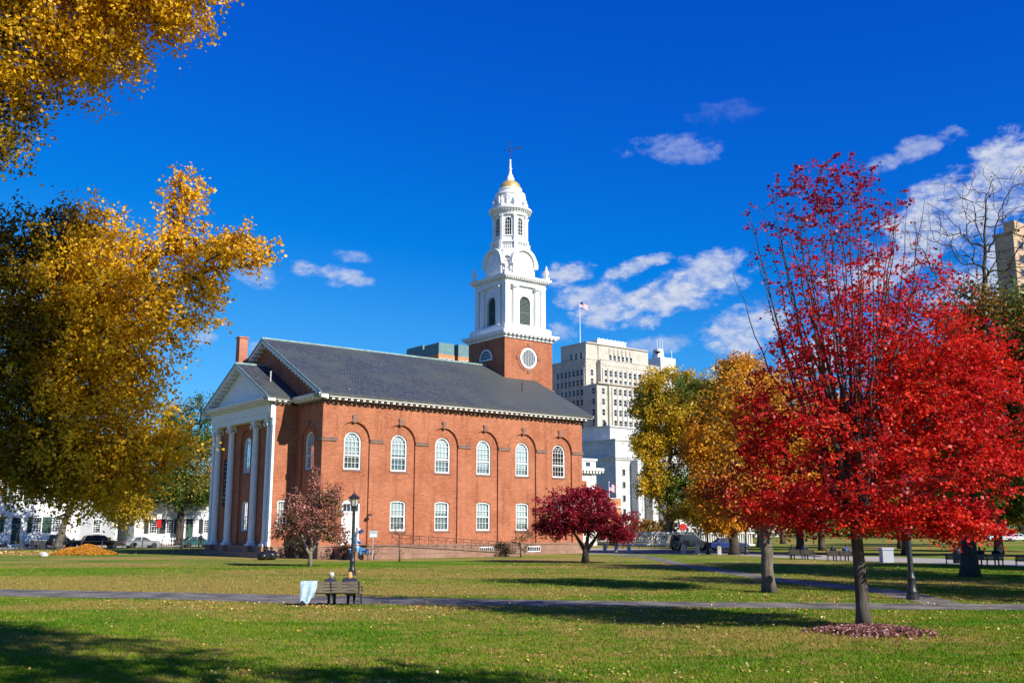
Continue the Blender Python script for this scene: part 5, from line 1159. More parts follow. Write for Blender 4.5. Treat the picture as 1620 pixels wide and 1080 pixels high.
tree('street_tree', 'leaning yellow street tree with mottled trunk by the leaf pile', [G(91, 869), G(91, 869) + Vector((.5, 0, 3)), G(91, 869) + Vector((1.6, 0, 6)), G(91, 869) + Vector((3, 0, 10))], [.42, .36, .3, .18],
     [(tuple(G(91, 869) + Vector((4.5, 0, 9.5))), (4.5, 4, 4), 150, 44, .8), (tuple(G(91, 869) + Vector((8.0, 0, 5.4))), (3.2, 2.6, 2.6), 110, 44, .75), (tuple(G(91, 869) + Vector((-2, 0, 11))), (5, 4, 4), 120, 44, .85)],
     (BK['grey'], LM['yelgreen']), .3, 61, tip=.028, step=1., droop=.4, group='street trees on the left')
tb_ = G(283, 863.5)
tree('street_tree', 'dark green street tree turning yellow at its top beside the portico', [tb_, tb_ + Vector((0, 0, 4)), tb_ + Vector((0, 0, 10)), tb_ + Vector((.5, 0, 17))], [.62, .52, .4, .15],
     [(tuple(tb_ + Vector((-.5, 0, 8.2))), (6.0, 5, 3.4), 300, 44, .95), (tuple(tb_ + Vector((.6, 0, 14))), (5.0, 4.2, 4.6), 260, 36, .9), (tuple(tb_ + Vector((3, 0, 19.5))), (3.4, 3, 2.6), 110, 14, .8), (tuple(tb_ + Vector((-2.4, 0, 18.5))), (2.8, 2.6, 2.4), 80, 16, .8)],
     (BK['dark'], LM['green']), .3, 62, tip=.026, step=1., group='street trees on the left')
# trees out of the picture to the right, whose shade lies across the lawn
for i, (x, y, h_, r_, rz_) in enumerate([(8.0, 4.9, 17.0, 3.7, 8.4), (31, 34, 12, 4.6, 3.2), (38, 43, 12, 6.0, 3.4), (48, 56, 11, 6.0, 3.2), (35.5, 52, 12.5, 3.8, 3.0), (26.8, 39, 12.5, 3.4, 2.6), (44, 60, 12, 5, 3), (35, 27.5, 12, 4.2, 3), (42, 33, 12, 4.6, 3), (11.8, 6.2, 11.6, 2.0, 1.6), (31.5, 50, 13, 4.0, 3.0), (34.5, 58.5, 13, 5.0, 3.6)]):
    tree('shade_tree', ['golden tree nearest the camera whose shade falls on the front lawn', 'first brown tree right of the view shading the right lawn', 'broad tree right of the view shading the benches', 'farther broad tree right of the view shading the cross path', 'slim tree right of the view behind the broad one', 'tall-stemmed tree just outside the right edge', 'tree beyond the right edge near the far benches', 'near tree right of the view above the lawn edge', 'outer tree far right of the view', 'small golden tree right of the camera shading the lawn\'s front edge', 'brown tree right of the view shading the middle lawn', 'brown tree reaching in at the right edge before the tan tower'][i],
         [(x, y, 0), (x, y, h_ * .4), (x, y, h_ * 1.1)], [.4, .32, .12], [((x, y, h_), (r_, r_, rz_), int(7 * r_ * r_ * math.sqrt(rz_)), 36, .6)], (BK['dark'], LM['orange' if i < 1 else 'brown']), .26, 70 + i, group='trees shading the lawn', tip=.03, step=1.)
# the wooded far side of the green, one mass
rngw = np.random.default_rng(77); wx = np.concatenate([rngw.uniform(-230, -75, 9000), rngw.uniform(46, 330, 26000)]); wy = rngw.uniform(235, 300, len(wx)); top = 11 + 5 * np.sin(wx * .11) + 3.5 * np.sin(wx * .31 + 1) + 2 * np.sin(wx * .73)
wz = top * rngw.random(len(wx)) ** .6; Vw = leaf_arrays(np.stack([wx, wy, wz], 1), 1.25, rngw, .3, .8); n = len(Vw)
kind(put('distant_woods', np_mesh('distant_woods', Vw.reshape(-1, 3), np.arange(4 * n).reshape(-1, 4), LM['green'])), 'stuff')
# shrubs and saplings against the church
def shrub(label, px, w_, h_, mt, seed, n=60, lv=30, leaf=.12, name='shrub', grp=None, dep=None):
    b = G(*px); tree(name, label, [b, b + Vector((0, 0, .25 * h_))], [.06, .04], [(tuple(b + Vector((0, 0, h_ * .55))), (w_ / 2, (dep or w_) / 2, h_ * .45), n, lv, .24)], (BK['dark'], LM[mt]), leaf, seed, grp, step=.3, cat='shrub', minup=0, tip=.008)
shrub('dark leafy shrub standing against the ramp\'s lower end', (824, 881), 2.4, 2.9, 'shrub', 81, 60, 14)
shrub('low dark evergreen shrub under the second basement window', (797, 880), 1.9, 1.3, 'shrub', 82, 50, 26)
shrub('dark shrub below the portico corner behind the pink maple', (470, 883), 2.6, 1.9, 'shrub', 83, 70, 24)
shrub('brown-leaved bush beside the side door steps', (542, 884.5), 1.6, 2.0, 'dusty', 84, 46, 22)
shrub('leafless many-stemmed bush before the ramp wall right of the lamp post', (591, 885.5), 2.6, 1.7, 'shrub', 85, 46, 0)
shrub('thin leafless sapling before the middle of the ramp', (632, 888), 1.6, 3.9, 'shrub', 86, 40, .6, .1, 'sapling')
for i, x in enumerate((1003, 1020, 1038, 1056, 1150, 1172)):
    shrub(['rusty hedge bush behind the white balustrade nearest the dark red maple', 'second rusty hedge bush behind the white balustrade', 'third rusty hedge bush behind the white balustrade', 'rusty hedge bush left of the van behind the balustrade', 'rusty bush right of the van', 'rusty bush behind the orange tree'][i], (x, 858), 4.2, 4.2, 'rust', 90 + i, 60, 34, .26, 'hedge_bush', 'rusty bushes across the road')

# ------------------------------------------------------------------ fallen leaves, mulch, leaf pile
def litter(name, label_unused, pts, size, material, seed, z=.03):
    rng = np.random.default_rng(seed); P = np.concatenate([pts, np.abs(rng.normal(z, .015, (len(pts), 1)))], 1)
    V = leaf_arrays(P, size, rng, 2.2, .75, .12); n = len(V)
    return kind(put(name, np_mesh(name, V.reshape(-1, 3), np.arange(4 * n).reshape(-1, 4), material)), 'stuff')
LM['litter'] = leaf_mat('fallen_leaf', [(0, (.30, .14, .03)), (.4, (.50, .27, .05)), (.75, (.66, .42, .08)), (1, (.75, .60, .34))], transl=.15, gloss=.08, island=.95)
LM['mulch'] = leaf_mat('fallen_pink_leaf', [(0, (.12, .04, .035)), (.5, (.28, .12, .10)), (1, (.46, .28, .24))], transl=.1, island=.9)
rng = np.random.default_rng(8); blobs = []
for cx, cy, sx, sy, n in ((-6, 37.2, 5.5, .5, 2600), (-6.5, 34.8, 4, .5, 1600), (2, 34.6, 7, .8, 2600), (9, 30.5, 4.5, 2.2, 1800), (11, 38.5, 7, 2.0, 3600), (0, 24, 9, 5, 1500), (-3, 18.5, 3, 1.6, 700), (3, 19.5, 3.5, 1.6, 900), (6, 46, 9, 4, 2600), (14, 60, 12, 8, 3000), (-14, 48, 9, 5, 1600), (-10, 27, 7, 6, 900), (8, 75, 6, 4, 1400), (-3, 31, 9, 3, 1100), (-9, 60, 14, 8, 1400)):
    blobs.append(np.stack([rng.normal(cx, sx, n), rng.normal(cy, sy, n)], 1))
bl_ = np.concatenate(blobs); fld = np.sin(bl_[:, 0] * 1.7 + 2 * np.sin(bl_[:, 1] * .9)) + np.sin(bl_[:, 1] * 2.3 + 1.5 * np.sin(bl_[:, 0] * .7)) + .6 * np.sin(bl_[:, 0] * 4.1 + bl_[:, 1] * 3.3); bl_ = bl_[fld + rng.normal(0, .5, len(bl_)) > .15]; keep = ~(on_path(bl_) & (rng.random(len(bl_)) < .88)); litter('fallen_leaves', '', bl_[keep], .058, LM['litter'], 9)
mp = []
for k in range(5600):
    r_ = min(2.3, abs(rng.normal(0, .6)) + .08); a = rng.random() * 6.283; mp.append((9.35 + r_ * math.cos(a) * 1.0, 26.9 + r_ * math.sin(a)))
mp = np.array(mp); hz = .16 * np.clip(1 - np.hypot(mp[:, 0] - 9.35, mp[:, 1] - 26.9) / 1.5, 0, 1) ** .8
V = leaf_arrays(np.concatenate([mp, (hz + .02 + .02 * rng.random(len(mp)))[:, None]], 1), .1, rng, 1.2, .75, .15); n = len(V)
mulch = kind(put('leaf_mulch', np_mesh('leaf_mulch', V.reshape(-1, 3), np.arange(4 * n).reshape(-1, 4), LM['mulch'])), 'stuff')
mb = MB(); mb.lathe([(.95, -.03), (.7, .04), (.4, .09), (.2, .12)], (9.35, 26.9, 0), 24); kind(mb.build('mulch_bed', M['browntrim'], smooth=True), 'structure')
# raked pile
c = G(133, 877); pts = []; hz = []
for k in range(9000):
    r_ = math.sqrt(rng.random()); a = rng.random() * 6.283; x, y = 2.9 * r_ * math.cos(a), 1.8 * r_ * math.sin(a); pts.append((c.x + x + .4 * math.sin(y * 2), c.y + y)); hz.append(.95 * (1 - r_) ** .8 * (1 + .15 * math.sin(x * 3)))
V = leaf_arrays(np.concatenate([np.array(pts), np.array(hz)[:, None] + .03], 1), .17, rng, .8, .7, .15); n = len(V)
lp = put('leaf_pile', np_mesh('leaf_pile', V.reshape(-1, 3), np.arange(4 * n).reshape(-1, 4), leaf_mat('raked_leaf', [(0, (.34, .13, .015)), (.5, (.52, .22, .02)), (1, (.62, .34, .04))], transl=.1)))
tag(lp, 'raked heap of orange leaves on the lawn near the parked cars', 'leaf pile')
pts = np.stack([rng.normal(G(75, 872).x, 9, 3500), rng.normal(c.y + 8, 3.5, 3500)], 1); litter('leaf_drift', '', pts, .16, LM['litter'], 10)
b = G(69, 880); mb = MB(); mb.ball((0, 0, .12), (.42, .32, .3), 10)
rr = random.Random(3); mb.v = [(x * rr.uniform(.85, 1.15), y * rr.uniform(.85, 1.15), max(-.03, z * rr.uniform(.85, 1.15))) for x, y, z in mb.v]
tag(mb.build('stone', M['granite'], None, True, loc=b), 'pale rounded stone on the lawn in front of the leaf pile', 'stone')

# ------------------------------------------------------------------ lamps, benches, posts
def lamp_post(label, loc, h_=4.5, banner=False):
    lp = thing('street_lamp', label, 'street lamp', loc, 0, 'black park lamps')
    mb = MB(); mb.lathe([(.24, 0), (.24, .12), (.2, .16), (.21, .3), (.16, .38), (.14, .75), (.17, .8), (.125, .88), (.11, 1.0)], (0, 0, 0), 16); mb.build('base', M['iron'], lp, True, auto=35)
    mb = MB(); mb.lathe([(.105, 1.0), (.095, 2.2), (.085, h_ - .95), (.1, h_ - .9), (.06, h_ - .85), (.12, h_ - .78), (.13, h_ - .72)], (0, 0, 0), 14); mb.build('post', M['iron'], lp, True, auto=35)
    la = MB(); la.lathe([(.15, h_ - .72), (.17, h_ - .66)], (0, 0, 0), 6)
    for k in range(6):
        a = R(60 * k); la.tube([(.17 * math.cos(a), .17 * math.sin(a), h_ - .68), (.27 * math.cos(a), .27 * math.sin(a), h_ - .24)], .014, 4)
    la.lathe([(.34, h_ - .24), (.35, h_ - .2), (.2, h_ - .1), (.12, h_ - .04), (.1, h_ + .02), (.04, h_ + .05), (.025, h_ + .12), (.035, h_ + .15), (.008, h_ + .22)], (0, 0, 0), 12)
    l_ = la.build('lantern', M['iron'], lp); g = MB(); g.lathe([(.155, h_ - .66), (.25, h_ - .25)], (0, 0, 0), 6); g.build('glass', simple('lamp_glass', (.42, .42, .38), .15), l_); g = MB(); g.lathe([(.03, h_ - .64), (.05, h_ - .5), (.045, h_ - .36)], (0, 0, 0), 8); g.build('bulb', M['whitew'], l_)
    return lp
l1 = lamp_post('black lamp post with lantern behind the bench with two people', G(557, 910), 4.55)
dup(l1, G(1444, 948), .2, 'black lamp post right of the scarlet maple, lantern hidden in leaves'); dup(l1, G(1120, 876), .5, 'black lamp post among bollards beside the orange tree')
dup(l1, G(1181, 877), 0, 'black lamp post beside the orange tree trunk'); dup(l1, G(1541, 884), .1, 'thin dark lamp post behind the three seated people')
BX0, BX1, BY = -7.32, -5.27, 35.7
def bench(label, x0, x1, loc, rot, group='park benches'):
    b = thing('park_bench', label, 'bench', loc, rot, group); w_ = x1 - x0
    for i, z in enumerate((.475, .575, .675, .775)):
        mb = MB(); y = .02 - (z - .45) * .22; mb.hexa([(0, y, z - .042), (w_, y, z - .042), (w_, y + .035, z - .034), (0, y + .035, z - .034), (0, y - .018, z + .042), (w_, y - .018, z + .042), (w_, y + .017, z + .046), (0, y + .017, z + .046)]); mb.build('back_slat', M['wood'], b)
    for i in range(5):
        mb = MB(); y = .08 + i * .095; mb.box(0, w_, y, y + .08, .395 + .004 * i, .43 + .004 * i); mb.build('seat_slat', M['wood'], b)
    for x in (.05, w_ / 2, w_ - .05):
        f = MB(); f.tube([(x, -.07, .82), (x, .05, .38)], .026, 6); f.tube([(x, .03, .4), (x, -.06, .2), (x, -.08, 0)], .026, 6); f.tube([(x, .05, .385), (x, .56, .4)], .024, 6); f.tube([(x, .54, .4), (x, .58, .2), (x, .6, 0)], .026, 6); f.box(x - .03, x + .03, -.13, -.03, 0, .025); f.box(x - .03, x + .03, .55, .66, 0, .025); f.build('leg', M['iron'], b)
    for x in (.02, w_ - .02):
        f = MB(); f.tube([(x, -.03, .62), (x, .25, .64), (x, .5, .63), (x, .56, .55), (x, .55, .4)], .022, 6); f.build('armrest', M['iron'], b)
    return b
bn1 = bench('weathered wooden bench on the near path with blue blanket over its left end', BX0, BX1, (BX0, BY - .1, .012), 0)
# blanket thrown over the left end of the back
mb = MB(); nx, ny = 22, 24; vs = []
rr = random.Random(2)
for i in range(nx + 1):
    for j in range(ny + 1):
        s_ = i / nx; t = j / ny; x = -.03 + .58 * s_ - .16 * max(0, t - .6) * s_ * 1.8
        front = .36; ln = 1.12 - .34 * s_ ** 2 - .1 * math.sin(s_ * 9); d = t * (front + ln)
        fold = .016 * math.sin(s_ * 13 + 1.2 * t * 3) * min(1, t * 2)
        if d < front: y, z = .14 - .02 * d + fold * .4, .83 - (front - d) * .9
        else: e_ = d - front; y, z = -.09 - .05 * min(1, e_ * 2) + fold, .85 - e_ * .78
        if front - .05 < d < front + .06: z = .845; y = .0 + (front - d) * 1.2
        vs.append((x + fold * .3, y, max(z, .13 + .05 * math.sin(s_ * 8))))
mb.v = vs
for i in range(nx):
    for j in range(ny): mb.f.append((i * (ny + 1) + j, (i + 1) * (ny + 1) + j, (i + 1) * (ny + 1) + j + 1, i * (ny + 1) + j + 1)); mb.m.append(0)
o = tag(mb.build('blanket', M['blanket'], None, True, loc=(BX0, BY - .1, .012)), 'pale blue fleece blanket hanging over the left end of the bench back', 'blanket')
md = o.modifiers.new('thickness', 'SOLIDIFY'); md.thickness = .015

# ------------------------------------------------------------------ people
def remesh(o, v_):
    m = o.modifiers.new('skin', 'REMESH'); m.mode = 'VOXEL'; m.voxel_size = v_; m.use_smooth_shade = True
    s_ = o.modifiers.new('soft', 'SMOOTH'); s_.iterations = 4; s_.factor = .5
def person(label, loc, rot, pose, coat, legs, hair, sc=1., vox=.016, hat=None, group=None, long_hair=False, turn=0.):
    """one continuous body; coat, trousers, shoes and hair lie over it. pose: joints in metres, facing +Y"""
    p = thing('person', label, 'person', loc, rot, group); J = {k: Vector(v_) * sc for k, v_ in pose.items()}
    def limb(mb, ks, rs): mb.tube([J[k] for k in ks], [r_ * sc for r_ in rs], 10); [mb.ball(J[k], r_ * sc, 10) for k, r_ in zip(ks, rs)]
    def hand(mb, w_, e_):
        d = (J[w_] - J[e_]).normalized(); s_ = d.cross(Vector((.2, .3, 1))).normalized(); c = J[w_] + d * .05 * sc
        mb.tube([J[w_], c + d * .03 * sc], [.028 * sc, .036 * sc], 8)
        for i, l_ in enumerate((.062, .075, .07, .055)):
            b_ = c + d * .03 * sc + s_ * (i - 1.5) * .019 * sc; mb.tube([b_ - d * .02 * sc, b_ + d * l_ * .6 * sc, b_ + d * l_ * .85 * sc + Vector((0, 0, -.025 * sc))], [.010 * sc, .0095 * sc, .008 * sc], 6)
        mb.tube([c - s_ * .025 * sc, c - s_ * .055 * sc + d * .03 * sc, c - s_ * .05 * sc + d * .06 * sc], [.012 * sc, .011 * sc, .009 * sc], 6)
    body = MB(); h = J['head']
    body.ball(h, (.075 * sc, .092 * sc, .112 * sc), 14); body.ball(h + Vector((0, .03, -.05)) * sc, (.058 * sc, .066 * sc, .068 * sc), 12)
    body.tube([h + Vector((0, .085, .01)) * sc, h + Vector((0, .112, -.025)) * sc], [.012 * sc, .017 * sc], 6)
    for s_ in (-1, 1): body.ball(h + Vector((s_ * .078, -.005, -.01)) * sc, (.012 * sc, .022 * sc, .032 * sc), 8)
    body.tube([J['neck'], h + Vector((0, -.01, -.05)) * sc], [.055 * sc, .052 * sc], 10)
    limb(body, ('pelvis', 'waist', 'chest', 'neck'), (.135, .12, .145, .07)); body.tube([J['shl'], J['neck'], J['shr']], [.06 * sc, .08 * sc, .06 * sc], 10)
    for s_ in 'lr':
        limb(body, ('sh' + s_, 'el' + s_, 'wr' + s_), (.055, .042, .03)); hand(body, 'wr' + s_, 'el' + s_)
        limb(body, ('hip' + s_, 'kn' + s_, 'an' + s_), (.082, .058, .04)); limb(body, ('an' + s_, 'to' + s_), (.04, .032))
    b = body.build('body', M['skin'], p); remesh(b, vox)
    c = MB(); limb(c, ('pelvis', 'waist', 'chest', 'neck'), (.16, .15, .168, .075)); c.tube([J['shl'], J['chest'], J['shr']], [.085 * sc, .13 * sc, .085 * sc], 10); c.tube([J['shl'], J['neck'], J['shr']], [.078 * sc, .09 * sc, .078 * sc], 10)
    for s_ in 'lr': limb(c, ('sh' + s_, 'el' + s_, 'wr' + s_), (.078, .062, .046))
    o = c.build('coat', coat, p); remesh(o, vox)
    t = MB(); limb(t, ('hipl', 'pelvis', 'hipr'), (.11, .14, .11))
    for s_ in 'lr': limb(t, ('hip' + s_, 'kn' + s_, 'an' + s_), (.1, .074, .056))
    o = t.build('trousers', legs, p); remesh(o, vox)
    s2 = MB()
    for s_ in 'lr': s2.tube([J['an' + s_] - Vector((0, 0, .02 * sc)), J['to' + s_]], [.05 * sc, .042 * sc], 8); s2.ball(J['to' + s_], (.042 * sc, .055 * sc, .036 * sc), 8)
    s2.build('shoes', M['blackc'], p, True)
    if hair:
        hm = MB(); hm.ball(h + Vector((0, -.022, .022)) * sc, (.094 * sc, .1 * sc, .112 * sc), 14)
        if long_hair: hm.ball(h + Vector((0, -.05, -.06)) * sc, (.1 * sc, .075 * sc, .13 * sc), 12); hm.ball(h + Vector((0, -.045, -.14)) * sc, (.085 * sc, .06 * sc, .08 * sc), 12)
        o = hm.build('hair', hair, p); remesh(o, vox * .7)
    if hat:
        hm = MB(); hm.lathe([(.1 * sc, .03 * sc), (.104 * sc, .07 * sc), (.085 * sc, .12 * sc), (.03 * sc, .145 * sc)], h, 14); hm.hexa([tuple(h + Vector(q) * sc) for q in ((-.075, .05, .035), (.075, .05, .035), (.06, .2, .02), (-.06, .2, .02), (-.075, .05, .05), (.075, .05, .05), (.06, .2, .032), (-.06, .2, .032))]); o = hm.build('cap', hat, p, True, auto=40); o.rotation_euler = (0, 0, 0)
    return p
def seat_pose(lean=0., w_=.19, hz=.40, hx=0., fwd=.0):
    y = lambda t: lean * t + fwd
    return dict(pelvis=(0, 0, hz + .13), waist=(0, y(.2), hz + .27), chest=(0, y(.5), hz + .44), neck=(hx * .3, y(.75), hz + .60), head=(hx, y(1.) + .03, hz + .745), shl=(-w_, y(.65), hz + .55), shr=(w_, y(.65), hz + .55), ell=(-w_ - .06, y(.6) + .08, hz + .30), elr=(w_ + .06, y(.6) + .08, hz + .30),
                wrl=(-.09, .30, hz + .22), wrr=(.09, .30, hz + .22), hipl=(-.09, .02, hz + .1), hipr=(.09, .02, hz + .1), knl=(-.11, .44, hz + .09), knr=(.11, .44, hz + .09), anl=(-.12, .45, .09), anr=(.12, .42, .09), tol=(-.13, .58, .045), tor=(.13, .55, .045))
blond = simple('blond_hair', (.52, .30, .11), .6, var=.3, scale=30, vscale=(4, 4, .6)); grey_hair = simple('grey_hair', (.38, .36, .33), .7, var=.25, scale=30); dark_hair = simple('dark_hair', (.03, .02, .016), .6)
pA = person('seated person in dark coat and pale cap on the bench\'s middle seen from behind', (-6.37, BY + .12, .012), 0, seat_pose(.05, .165, .36, .03, .03), M['navy'], M['blackc'], grey_hair, .90, .011, M['whitew'], 'people on the near bench')
pB = person('blond seated person in dark navy coat at the bench\'s right end', (-5.68, BY + .12, .012), 0, seat_pose(.02, .21, .36, -.01, .02), M['navy'], M['blackc'], blond, .93, .011, None, 'people on the near bench', True)
# more benches and sitters across the lawn
def at_bench(px, label, rot): return bench(label, 0, 2.1, G(*px), rot)
bb = at_bench((1497, 893.5), 'empty shaded bench just left of the three seated people', R(-20)); b2 = at_bench((1537, 894.5), 'shaded bench at right carrying three seated people', R(-20))
b3 = at_bench((1308, 887), 'shaded bench behind the scarlet maple\'s trunk', R(-25)); b4 = at_bench((1248, 884.5), 'shaded bench with sitters left of the scarlet maple\'s trunk', R(-25)); b5 = at_bench((1608, 897), 'bench end cut by the right edge of the photo', R(-20))
def sitter(bnch, t, label, coat, hair, seed, hat=None):
    rr = random.Random(seed); q = bnch.location + Matrix.Rotation(bnch.rotation_euler.z, 3, 'Z') @ Vector((t, .22, 0))
    person(label, q, bnch.rotation_euler.z + rr.uniform(-.25, .25), seat_pose(rr.uniform(-.02, .16), rr.uniform(.18, .22), .41, rr.uniform(-.05, .05)), coat, M['blackc'], hair, rr.uniform(.95, 1.05), .024, hat, 'people on the far benches')
sitter(b2, .15, 'leftmost of the three dark seated figures on the right bench', M['navy'], dark_hair, 1); sitter(b2, .7, 'middle one of the three dark seated figures, leaning forward', M['blackc'], dark_hair, 2); sitter(b2, 1.65, 'rightmost of the three seated figures, with a dark cap', M['blackc'], dark_hair, 3, M['blackc'])
sitter(b3, .5, 'dark seated figure on the bench just left of the scarlet maple trunk', M['blackc'], dark_hair, 4); sitter(b3, 1.5, 'seated figure in blue on the bench behind the scarlet maple trunk', simple('blue_cloth', (.05, .09, .2), .9), dark_hair, 5)
sitter(b4, .3, 'first dark seated figure on the bench under the maple\'s left branches', M['blackc'], dark_hair, 6); sitter(b4, 1.3, 'second dark seated figure under the maple\'s left branches', M['navy'], dark_hair, 7)
stand = dict(pelvis=(0, 0, .95), waist=(0, 0, 1.1), chest=(0, .02, 1.3), neck=(0, 0, 1.48), head=(0, .03, 1.63), shl=(-.18, 0, 1.42), shr=(.18, 0, 1.42), ell=(-.24, -.06, 1.14), elr=(.24, .05, 1.14), wrl=(-.22, .05, .92), wrr=(.22, .2, .98), hipl=(-.09, 0, .9), hipr=(.09, 0, .9), knl=(-.1, .16, .5), knr=(.1, -.04, .5), anl=(-.1, .26, .1), anr=(.1, -.3, .12), tol=(-.1, .4, .05), tor=(.1, -.18, .045))
person('walking pedestrian in pale top and dark shorts in front of the green door', city(-11.6, 63.5, .14), UA + R(100), stand, simple('pale_shirt', (.6, .66, .72), .9), M['blackc'], dark_hair, 1.02, .03, None, 'pedestrians on the street')
person('dark-clothed pedestrian standing at the fence beside the street tree', city(8.9, 50.5), UA + R(20), stand, M['blackc'], M['blackc'], dark_hair, 1.05, .03, None, 'pedestrians on the street')
person('small pedestrian walking by the white cars at the far right', G(1596, 855), R(70), stand, M['blackc'], M['navy'], dark_hair, 1.05, .04, None, 'pedestrians on the street')

# ------------------------------------------------------------------ vehicles
wh = MB(); wh.lathe([(.20, -.10), (.31, -.11), (.34, -.07), (.34, .07), (.31, .11), (.20, .10)], (0, 0, 0), 20); tym = wh.mesh('tyre', M['rubber']); rm = MB(); rm.lathe([(.0, -.07), (.06, -.1), (.08, -.08), (.19, -.085), (.215, -.1), (.215, .1)], (0, 0, 0), 16)
for k in range(5): a = R(72 * k); rm.tube([(.05 * math.cos(a), .05 * math.sin(a), -.095), (.2 * math.cos(a), .2 * math.sin(a), -.1)], .025, 4)
rim = rm.mesh('rim', M['chrome'])
lampm = simple('headlight_glass', (.75, .77, .8), .1); tailm = simple('tail_light_red', (.35, .01, .01), .2)
def vehicle(name, label, loc, rot, low, top, wid, col, glass_bands, wheels, cat, group, roofin=.16, wr=1.):
    """low: side outline of the body (x, z); top: outline of the cabin; all in metres, nose towards +X"""
    v_ = thing(name, label, cat, loc, rot, group); pm = paint(name + '_paint', col)
    mb = MB(); h = wid / 2
    zmax = max(z for x, z in low)
    inset = lambda z: .05 * max(0, (z - .7)) + (.06 if z < .35 else 0)
    mb.prism([[(x, -h + inset(z), z) for x, z in low], [(x, h - inset(z), z) for x, z in low]]); b = mb.build('body', pm, v_); bv = b.modifiers.new('edge', 'BEVEL'); bv.width = .05; bv.segments = 3; bv.limit_method = 'ANGLE'
    z0 = min(z for x, z in top); z1 = max(z for x, z in top); ins = lambda z: .06 + roofin * (z - z0) / (z1 - z0)
    mb = MB(); mb.prism([[(x, -h + ins(z), z) for x, z in top], [(x, h - ins(z), z) for x, z in top]]); c = mb.build('cabin', pm, v_); bv = c.modifiers.new('edge', 'BEVEL'); bv.width = .06; bv.segments = 3; bv.limit_method = 'ANGLE'
    for gb_ in glass_bands:
        for s_ in (-1, 1):
            g = MB(); ring = [(x, s_ * (h - ins(z) + .006), z) for x, z in gb_]; ring2 = [(x, s_ * (h - ins(z) - .02), z) for x, z in gb_]; g.prism([ring, ring2]); g.build('window', M['dglass'], v_)
    # windscreen and rear screen from the cabin's end edges
    xs = sorted(top); pts = top
    ends = [(pts[0], pts[1]), (pts[-1], pts[-2])]
    for (xa, za), (xb, zb_) in ends:
        d = -1 if xa < xb else 1; g = MB(); f = lambda x, z, o_: (x + d * (.012 + o_), z)
        t0, t1 = .12, .9; p = (xa + (xb - xa) * t0, za + (zb_ - za) * t0); q = (xa + (xb - xa) * t1, za + (zb_ - za) * t1)
        g.prism([[(p[0] + d * .012, -h + ins(p[1]) + .08, p[1]), (p[0] + d * .012, h - ins(p[1]) - .08, p[1]), (q[0] + d * .012, h - ins(q[1]) - .08, q[1]), (q[0] + d * .012, -h + ins(q[1]) + .08, q[1])], [(p[0] - d * .02, -h + ins(p[1]) + .08, p[1]), (p[0] - d * .02, h - ins(p[1]) - .08, p[1]), (q[0] - d * .02, h - ins(q[1]) - .08, q[1]), (q[0] - d * .02, -h + ins(q[1]) + .08, q[1])]])
        g.build('windscreen', M['dglass'], v_)
    for x in wheels:
        for s_ in (-1, 1):
            a = MB(); a.lathe([(.40 * wr, -.03), (.40 * wr, .03)], (0, 0, 0), 20); ao = a.build('wheel_arch', M['blackp'], v_, loc=(x, s_ * (h - .075), .345 * wr), rot=(R(90), 0, 0))
            t = put('wheel', tym, v_, (x, s_ * (h - .1), .34 * wr), (R(90 if s_ < 0 else -90), 0, 0)); t.scale = (wr, wr, 1.1); rr_ = put('rim', rim, t); rr_.rotation_euler = (R(180), 0, 0)
    x0 = min(x for x, z in low); x1 = max(x for x, z in low)
    for s_ in (-1, 1):
        g = MB(); g.box(x1 - .12, x1 + .015, s_ * (h - .38) - .16, s_ * (h - .38) + .16, .62, .78); g.build('headlight', lampm, v_); g = MB(); g.box(x0 - .015, x0 + .1, s_ * (h - .25) - .1, s_ * (h - .25) + .1, .7, .92); g.build('tail_light', tailm, v_)
    g = MB(); g.box(x1 - .05, x1 + .06, -h + .1, h - .1, .34, .52); g.box(x0 - .06, x0 + .05, -h + .1, h - .1, .34, .52); g.build('bumper', M['blackp'], v_)
    return v_
sed_low = [(-2.25, .3), (-2.28, .6), (-2.2, .92), (-1.6, .95), (1.0, .93), (1.9, .84), (2.22, .7), (2.25, .3)]; sed_top = [(-1.75, .93), (-1.05, 1.38), (-.2, 1.44), (.35, 1.4), (1.1, .92)]; sed_g = [[(-1.35, .98), (-.95, 1.32), (-.28, 1.37), (-.28, .98)], [(-.2, .98), (-.2, 1.37), (.3, 1.33), (.85, .98)]]
suv_low = [(-2.3, .4), (-2.32, .8), (-2.25, 1.05), (1.0, 1.05), (1.95, .98), (2.25, .8), (2.3, .4)]; suv_top = [(-2.2, 1.03), (-1.85, 1.62), (-.5, 1.7), (.3, 1.62), (1.15, 1.03)]; suv_g = [[(-1.85, 1.1), (-1.65, 1.53), (-1.1, 1.57), (-1.1, 1.1)], [(-1.0, 1.1), (-1.0, 1.57), (-.2, 1.58), (-.2, 1.1)], [(-.1, 1.1), (-.1, 1.57), (.28, 1.52), (.88, 1.1)]]
pk_low = [(-2.8, .5), (-2.82, 1.1), (.0, 1.1), (1.5, 1.1), (2.65, 1.05), (2.8, .8), (2.8, .5)]; pk_top = [(-.75, 1.08), (-.6, 1.75), (.2, 1.82), (.75, 1.75), (1.5, 1.08)]; pk_g = [[(-.5, 1.15), (-.45, 1.66), (.05, 1.7), (.05, 1.15)], [(.15, 1.15), (.15, 1.7), (.65, 1.64), (1.15, 1.15)]]
